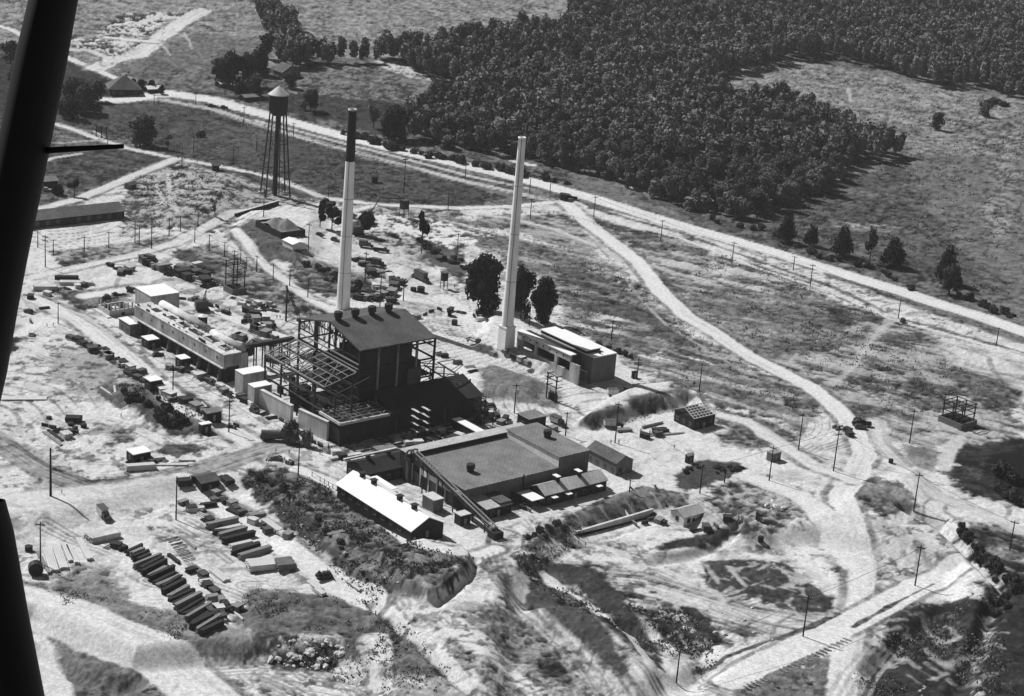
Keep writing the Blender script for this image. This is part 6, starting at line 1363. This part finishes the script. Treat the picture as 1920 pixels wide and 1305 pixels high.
TREES = [(905, 585, 90, 124, 'oak', 'big dark oak tree left of the second chimney', 1, 5200, .055, 'D', 'oak_tree'), (976, 598, 50, 108, 'oak', 'dark oak tree half hidden behind the second chimney', 2, 3600, .06, 'D', 'oak_tree'), (1018, 607, 60, 100, 'oak', 'dark pointed oak tree right of the second chimney', 3, 4000, .06, 'D', 'oak_tree'),
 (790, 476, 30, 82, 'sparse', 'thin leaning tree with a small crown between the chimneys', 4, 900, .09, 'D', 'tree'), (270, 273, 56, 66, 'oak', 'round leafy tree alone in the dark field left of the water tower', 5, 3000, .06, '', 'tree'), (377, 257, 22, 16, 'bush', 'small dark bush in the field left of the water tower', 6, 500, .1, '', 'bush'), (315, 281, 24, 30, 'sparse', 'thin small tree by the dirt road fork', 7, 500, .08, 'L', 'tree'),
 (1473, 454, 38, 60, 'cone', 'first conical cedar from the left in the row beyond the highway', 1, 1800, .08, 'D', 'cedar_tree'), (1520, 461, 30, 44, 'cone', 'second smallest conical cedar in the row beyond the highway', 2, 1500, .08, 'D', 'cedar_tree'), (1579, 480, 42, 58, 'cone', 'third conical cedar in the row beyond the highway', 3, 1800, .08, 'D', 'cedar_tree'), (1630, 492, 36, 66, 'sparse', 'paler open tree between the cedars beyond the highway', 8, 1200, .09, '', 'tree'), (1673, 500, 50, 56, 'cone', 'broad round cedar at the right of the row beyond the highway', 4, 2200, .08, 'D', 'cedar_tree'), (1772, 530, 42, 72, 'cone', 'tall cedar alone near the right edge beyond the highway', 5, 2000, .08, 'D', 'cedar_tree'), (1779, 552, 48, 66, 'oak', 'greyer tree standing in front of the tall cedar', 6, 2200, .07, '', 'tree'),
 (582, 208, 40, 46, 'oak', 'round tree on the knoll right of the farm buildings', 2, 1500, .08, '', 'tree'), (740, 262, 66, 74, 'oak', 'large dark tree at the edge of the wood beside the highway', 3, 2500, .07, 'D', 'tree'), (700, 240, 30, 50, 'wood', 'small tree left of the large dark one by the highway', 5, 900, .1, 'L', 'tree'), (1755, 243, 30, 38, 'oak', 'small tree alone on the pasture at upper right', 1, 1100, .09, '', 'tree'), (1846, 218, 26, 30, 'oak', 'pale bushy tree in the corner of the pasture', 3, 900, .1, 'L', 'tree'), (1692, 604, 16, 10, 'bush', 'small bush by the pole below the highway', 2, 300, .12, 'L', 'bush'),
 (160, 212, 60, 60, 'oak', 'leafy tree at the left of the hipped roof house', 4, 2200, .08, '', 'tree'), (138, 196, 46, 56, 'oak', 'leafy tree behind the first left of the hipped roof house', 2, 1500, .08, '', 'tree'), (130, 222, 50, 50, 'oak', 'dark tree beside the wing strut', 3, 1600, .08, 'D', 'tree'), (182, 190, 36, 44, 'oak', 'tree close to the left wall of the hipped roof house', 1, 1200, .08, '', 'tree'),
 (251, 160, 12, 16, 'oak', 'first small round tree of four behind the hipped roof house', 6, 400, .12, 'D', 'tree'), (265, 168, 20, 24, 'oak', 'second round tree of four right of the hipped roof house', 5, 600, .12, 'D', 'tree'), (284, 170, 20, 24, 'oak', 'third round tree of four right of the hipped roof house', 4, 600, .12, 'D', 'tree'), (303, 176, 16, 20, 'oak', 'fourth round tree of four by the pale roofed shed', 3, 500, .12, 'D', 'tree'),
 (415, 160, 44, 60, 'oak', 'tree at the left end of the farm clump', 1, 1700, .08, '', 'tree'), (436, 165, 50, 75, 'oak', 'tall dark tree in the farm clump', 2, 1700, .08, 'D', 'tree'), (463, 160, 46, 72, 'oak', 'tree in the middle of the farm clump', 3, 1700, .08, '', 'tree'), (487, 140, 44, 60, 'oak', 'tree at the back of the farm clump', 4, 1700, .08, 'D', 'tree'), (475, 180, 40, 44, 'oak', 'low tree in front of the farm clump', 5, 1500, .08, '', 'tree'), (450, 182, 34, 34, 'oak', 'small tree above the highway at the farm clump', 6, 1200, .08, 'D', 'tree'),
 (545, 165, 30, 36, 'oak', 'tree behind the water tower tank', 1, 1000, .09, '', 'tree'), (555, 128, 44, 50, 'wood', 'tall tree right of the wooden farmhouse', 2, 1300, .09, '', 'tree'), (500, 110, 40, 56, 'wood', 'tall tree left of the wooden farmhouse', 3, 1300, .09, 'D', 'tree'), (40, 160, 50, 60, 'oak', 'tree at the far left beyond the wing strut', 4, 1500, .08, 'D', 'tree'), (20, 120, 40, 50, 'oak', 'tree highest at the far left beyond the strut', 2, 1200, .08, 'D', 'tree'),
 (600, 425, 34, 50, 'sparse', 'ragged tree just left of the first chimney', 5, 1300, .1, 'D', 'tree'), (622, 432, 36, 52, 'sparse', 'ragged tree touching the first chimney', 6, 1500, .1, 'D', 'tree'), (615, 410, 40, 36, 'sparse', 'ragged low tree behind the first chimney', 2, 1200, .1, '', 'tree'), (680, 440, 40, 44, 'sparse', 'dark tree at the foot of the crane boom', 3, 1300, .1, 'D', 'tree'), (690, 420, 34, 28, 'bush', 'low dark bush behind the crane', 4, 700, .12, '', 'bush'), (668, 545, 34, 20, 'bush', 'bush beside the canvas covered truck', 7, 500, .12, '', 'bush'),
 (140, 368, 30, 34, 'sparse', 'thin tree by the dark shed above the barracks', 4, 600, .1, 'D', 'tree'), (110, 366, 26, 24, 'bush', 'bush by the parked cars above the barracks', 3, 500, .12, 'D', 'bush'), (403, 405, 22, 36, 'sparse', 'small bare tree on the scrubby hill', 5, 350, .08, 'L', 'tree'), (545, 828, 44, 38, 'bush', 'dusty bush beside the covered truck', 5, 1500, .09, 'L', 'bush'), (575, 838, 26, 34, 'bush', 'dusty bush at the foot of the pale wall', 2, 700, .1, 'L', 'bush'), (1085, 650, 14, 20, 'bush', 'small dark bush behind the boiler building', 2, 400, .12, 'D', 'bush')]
for x, y, w_, h, kd, lb, v, n, ls, mm, nm in TREES: tree(x, y, w_, h, kd, lb, None, v, n, ls, {'D': mat('near_black_leaf', .014, .95, .5, .5), 'L': M_LEAFL, '': M_LEAF}[mm], nm, rz=rnd.uniform(0, 6))  # darkest trees take a near black leaf colour
# hedge and bushes in lines
def bushes(pts, n, w_, h, label, group, m=None, jit=4, seed=0):
    r2 = random.Random(seed)
    for k in range(n):
        f = (k+r2.random())/n*(len(pts)-1); i = min(int(f), len(pts)-2); f -= i; x = pts[i][0]*(1-f)+pts[i+1][0]*f+r2.uniform(-jit, jit); y = pts[i][1]*(1-f)+pts[i+1][1]*f+r2.uniform(-jit, jit)*.6
        s = r2.uniform(.6, 1.4); tree(x, y, w_*s, h*s, 'bush', label, group, k % 5+1, 700, .085, m or M_LEAF, 'bush', rz=r2.uniform(0, 6))
bushes([(225, 735), (260, 750), (300, 785), (320, 800), (345, 790), (280, 745)], 26, 22, 14, 'scrubby bush on the dark hillock at left', 'bushes on the hillock', M_LEAF, 8, 1)
bushes([(1050, 625), (1090, 640), (1150, 660), (1180, 672)], 12, 14, 9, 'dark bush of the hedge behind the boiler building', 'hedge bushes behind the boiler building', None, 3, 2)
bushes([(1330, 412), (1420, 430), (1500, 465), (1560, 490), (1640, 508), (1720, 545)], 24, 18, 10, 'low bush on the verge beyond the highway', 'bushes on the far verge', M_LEAF, 6, 3)
bushes([(1800, 555), (1830, 570), (1870, 585), (1905, 600)], 10, 18, 12, 'bush at the right end of the far verge', 'bushes at the right end of the verge', M_LEAF, 5, 4)
bushes([(480, 895), (510, 905), (540, 925), (600, 985), (640, 1030), (690, 1090)], 22, 16, 8, 'dark weed clump along the foot of the grassy bank', 'weed clumps on the grassy bank', M_LEAF, 6, 5)
bushes([(1790, 985), (1830, 1030), (1870, 1075), (1895, 1110), (1870, 1160)], 22, 26, 16, 'dark bush along the creek gully', 'bushes along the creek', None, 12, 6)
bushes([(1870, 880), (1900, 900), (1880, 930), (1910, 940)], 9, 40, 24, 'dark bush in the wet ground at the right edge', 'bushes at the wet ground', None, 10, 7)
bushes([(780, 455), (810, 470), (850, 495), (880, 505), (850, 480)], 14, 18, 8, 'low bush on the slope left of the oak tree', 'bushes left of the oak tree', M_LEAF, 6, 8)
bushes([(570, 500), (620, 510), (640, 530), (600, 520)], 10, 18, 8, 'low bush left of the first chimney foot', 'bushes left of the first chimney', M_LEAF, 6, 9)
bushes([(640, 250), (700, 270), (760, 285), (860, 305), (960, 325), (1060, 345)], 34, 22, 12, 'bush at the edge of the wood by the highway', 'bushes at the wood edge', M_LEAF, 6, 10)
bushes([(1835, 200), (1870, 195), (1905, 200)], 5, 24, 10, 'dark bush at the far corner of the pasture', 'bushes at the pasture corner', M_LEAF, 5, 11)
bushes([(190, 560), (230, 552), (260, 545)], 8, 16, 7, 'weeds on the dark mound by the block with bright roof', 'weeds on the mound', M_LEAF, 4, 12)
bushes([(1280, 885), (1330, 875), (1390, 880), (1340, 890)], 12, 16, 6, 'low weeds on the dark oval patch near the office', 'weeds on the oval patch', None, 6, 13)
bushes([(985, 1010), (1010, 1000), (1050, 980), (980, 1050)], 14, 16, 7, 'dark weeds on the bank below the office', 'weeds below the office', M_LEAF, 6, 14)
# the wood
FOREST = [(520, 122), (560, 112), (650, 118), (740, 103), (800, 98), (900, 78), (1060, 62), (1075, 0), (1075, -70), (2050, -70), (2050, 195), (1905, 185), (1840, 165), (1750, 163), (1660, 132), (1560, 110), (1480, 113), (1420, 134), (1345, 142), (1335, 172), (1400, 205), (1480, 205), (1530, 228), (1585, 250), (1600, 280), (1640, 278), (1690, 292), (1660, 302), (1595, 308), (1580, 330), (1520, 375), (1440, 402), (1380, 415), (1280, 392), (1160, 345), (1060, 320), (960, 296), (860, 283), (770, 268), (760, 240), (795, 235), (805, 205), (855, 185), (862, 160), (800, 148), (765, 128), (740, 116), (650, 122), (560, 126)]
FOREST2 = [(455, -20), (490, -25), (520, 30), (560, 70), (560, 110), (525, 115), (500, 60)]
def forest():
    g = np.random.default_rng(5); pts = []
    for F in (FOREST, FOREST2):
        P = GP(F); xs = [p[0] for p in P]; ys = [p[1] for p in P]; sp = 6.5
        X, Y = np.meshgrid(np.arange(min(xs), max(xs), sp), np.arange(min(ys), max(ys), sp)); X = X.ravel()+g.uniform(-2.6, 2.6, X.size); Y = Y.ravel()+g.uniform(-2.6, 2.6, Y.size)
        m = sdpoly(X.astype(np.float32), Y.astype(np.float32), P) < 0; m &= (np.abs(X) < Y*.36+20); pts.append(np.stack([X[m], Y[m]], 1))
    pts = np.concatenate(pts); o = np.argsort(pts[:, 1]*1.0+pts[:, 0]*0); pts = pts[o]
    z = H(pts[:, 0], pts[:, 1])
    vars_ = [(leafcloud(40+k, tree_blobs('wood' if k % 3 else 'oak', random.Random(k+3)), 1300, .085), k) for k in range(6)]
    near = 285; WA, WB, WC = mat('woodland_foliage', .13, .95, .6, .5), mat('deep_woodland_foliage', .072, .95, .6, .5), mat('pale_woodland_foliage', .19, .95, .6, .5); mats_ = [WA, WB, WA, WC, WB, WA]
    crowns = [np_mesh('crown', V, np.arange(len(V)).reshape(-1, 4), mats_[k]) for V, k in vars_]
    b = MB(); b.cyl((0, 0, -.2), (0, 0, 1.9), .06, .03, 7)
    for k in range(4): b.cyl((0, 0, .8+.2*k), (.4*math.cos(k*1.7), .4*math.sin(k*1.7), 1.5+.2*k), .025, .01, 5)
    tr = b.mesh('trunk', M_BARK)
    vis = np.array([abs(proj((p[0], p[1], zz))[0]-960) < 980 for p, zz in zip(pts, z)])
    ni = np.where(vis)[0][:near]; far = np.setdiff1d(np.arange(len(pts)), ni)
    for j in ni:
        k = int(g.integers(0, 6)); x, y = pts[j]; t = thing('woodland_tree', 'dark woodland tree of the wood edge above the highway', 'tree', (x, y, float(z[j])-.2), float(g.uniform(0, 6)), 'woodland trees near the highway')
        r = g.uniform(2.6, 6.4); t.scale = (r, r, r*.4+g.uniform(1.8, 4.6))
        for mm, nm in ((crowns[k], 'crown'), (tr, 'trunk')): o = bpy.data.objects.new(nm, mm); COL.objects.link(o); o.parent = t
    small = [leafcloud(80+k, tree_blobs('wood', random.Random(k+30)), 420, .135) for k in range(5)]
    for mi, m in enumerate((M_LEAF, M_LEAFD, M_LEAFL)):
        pass
    parts = []; mid = []
    for j in far:
        V = small[int(g.integers(0, 5))]; a = g.uniform(0, 6.28); c, s = math.cos(a), math.sin(a); r = g.uniform(2.6, 6.8); h = r*.4+g.uniform(1.8, 4.8)
        parts.append(np.stack([(V[:, 0]*c-V[:, 1]*s)*r+pts[j, 0], (V[:, 0]*s+V[:, 1]*c)*r+pts[j, 1], V[:, 2]*h+z[j]], 1).astype(np.float32)); mid.append(np.full(len(V)//4, int(g.choice([0, 0, 1, 2]))))
    V = np.concatenate(parts); me = np_mesh('wood', V, np.arange(len(V)).reshape(-1, 4), WA); me.materials.append(WB); me.materials.append(WC)
    me.polygons.foreach_set('material_index', np.concatenate(mid).astype(np.int32)); o = bpy.data.objects.new('wood', me); COL.objects.link(o); o['kind'] = 'stuff'
    o['label'] = 'dense wood spreading over the hills behind the highway'; o['category'] = 'wood'
    print('trees', len(pts))
forest()
# rough grass tufts over the scruffy ground: one mass nobody could count
def tufts():
    g = np.random.default_rng(9); cl = []
    Z = [([(462, 900), (480, 882), (600, 905), (800, 1030), (880, 1050), (850, 1120), (730, 1140), (640, 1080)], 5200, .38), ([(1170, 1130), (1290, 1150), (1350, 1230), (1310, 1270), (1200, 1200)], 1200, .4), ([(960, 1050), (1070, 970), (1090, 1000), (1000, 1080), (1200, 1160), (1230, 1240), (1100, 1150)], 2000, .4),
         ([(465, 1100), (720, 1120), (900, 1310), (700, 1300), (440, 1160)], 2500, .32), ([(850, 400), (1180, 500), (1440, 700), (1560, 790), (1400, 770), (1060, 610)], 3500, .4), ([(1300, 450), (1680, 600), (1900, 760), (1600, 780), (1300, 600)], 3500, .4), ([(1620, 1200), (1860, 1110), (1900, 1300), (1600, 1300)], 2200, .4),
         ([(250, 330), (460, 330), (430, 400), (280, 420)], 900, .45), ([(1100, 800), (1270, 728), (1315, 748), (1110, 808)], 700, .3), ([(220, 720), (400, 770), (380, 810), (240, 775)], 900, .4), ([(60, 1090), (470, 1180), (380, 1240), (120, 1130)], 1500, .3), ([(1400, 110), (1930, 190), (1900, 560), (1400, 440)], 3800, .6), ([(100, 220), (480, 225), (950, 372), (560, 372)], 1800, .5)]
    RD = GP([(1060,380),(1105,420),(1150,455),(1195,490),(1235,542),(1285,592),(1335,620),(1400,665),(1460,695),(1520,725),(1570,765),(1600,800),(1622,850)])
    for P, n, s in Z:
        Q = GP(P); xs = [p[0] for p in Q]; ys = [p[1] for p in Q]; X = g.uniform(min(xs), max(xs), n).astype(np.float32); Y = g.uniform(min(ys), max(ys), n).astype(np.float32)
        k = (sdline(X, Y, RD)[0] > 7) & (sdpoly(X, Y, Q) < 0) & (fbm(X, Y, 9, 3, 71) > .48); X = X[k]; Y = Y[k]; z = H(X, Y); N = len(X); q = 4
        c = np.repeat(np.stack([X, Y, z], 1), q, 0)+g.normal(size=(N*q, 3))*[s*2.2, s*2.2, 0]; c[:, 2] += s*.3; s = s*.62
        t = g.normal(size=(N*q, 3)); t[:, 2] *= .3; t /= np.linalg.norm(t, axis=1)[:, None]; u = np.array([0, 0, 1.])+g.normal(size=(N*q, 3))*.5
        w_ = (s*g.uniform(.6, 1.5, N*q))[:, None]; cl.append(np.stack([c-t*w_-u*w_*.7, c+t*w_-u*w_*.7, c+t*w_*.6+u*w_*.8, c-t*w_*.6+u*w_*.8], 1).reshape(-1, 3))
    V = np.concatenate(cl); me = np_mesh('rough_grass', V, np.arange(len(V)).reshape(-1, 4), mat('dry_weeds', .15, .95, .5, .5)); o = bpy.data.objects.new('rough_grass', me); COL.objects.link(o); o['kind'] = 'stuff'; o['label'] = 'rough weeds and grass tufts on the banks and fields'; o['category'] = 'weeds'
tufts()
# ------------------------------------------------------------------ the aircraft's wing strut, close to the camera
def strut(name, pts, depth, label, par=None):
    """pts: left and right picture edges from top to bottom, built as a real streamlined tube 'depth' metres away"""
    b = MB(); v = []; n = 14
    for (yl, xl, xr) in pts:
        d = _fw+((xl+xr)/2-960)/FPX*_rt-(yl-652.5)/FPX*_up; c = np.array([0, 0, CAMH])+d*depth; r = (xr-xl)/2/FPX*depth
        for i in range(n): t = 2*math.pi*i/n; v.append(c+_rt*math.cos(t)*r+_fw*math.sin(t)*r*2.2)
    f = []
    for k in range(len(pts)-1):
        for i in range(n): f.append((k*n+i, k*n+(i+1) % n, (k+1)*n+(i+1) % n, (k+1)*n+i))
    b.add(v, f); o = b.build(name, M_BLK, par, True); tag(o, label, 'strut') if label else None; return o
s1 = strut('wing_strut', [(-260, 120, 190), (13, 57, 138), (113, 34, 120), (213, 14, 100), (350, -14, 73), (480, -42, 46), (580, -60, 27), (700, -85, 6), (1000, -150, -62)], 2.2, 'broad black aircraft wing strut crossing the upper left corner')
strut('pitot_arm', [(271, 60, 64)], 2.2, None) if False else None
def arm():
    P = [Vector(np.array([0, 0, CAMH])+(_fw+(x-960)/FPX*_rt-(y-652.5)/FPX*_up)*2.2) for x, y in ((50, 284), (232, 274))]
    MB().cyl(P[0], P[1], .0042, .0026, 10).build('arm', M_BLK, s1)
arm()
strut('wing_strut', [(940, -60, 5), (1000, -50, 21), (1150, -30, 47), (1305, -5, 77), (1500, 25, 115)], 2.0, 'black aircraft strut at the lower left edge')

# ------------------------------------------------------------------ summer haze over the hills
b = MB(); b.box(-19500, 19500, -900, 11600, -30, 262)
hm = bpy.data.materials.new('haze'); hm.use_nodes = True; n = hm.node_tree; n.nodes.clear(); ho = n.nodes.new('ShaderNodeOutputMaterial'); pv = n.nodes.new('ShaderNodeVolumePrincipled')
pv.inputs['Density'].default_value = .00005; pv.inputs['Color'].default_value = (.9, .9, .9, 1); n.links.new(pv.outputs[0], ho.inputs['Volume'])
o = b.build('haze', hm); o['kind'] = 'stuff'; o['label'] = 'thin summer haze over the far hills'; o['category'] = 'haze'
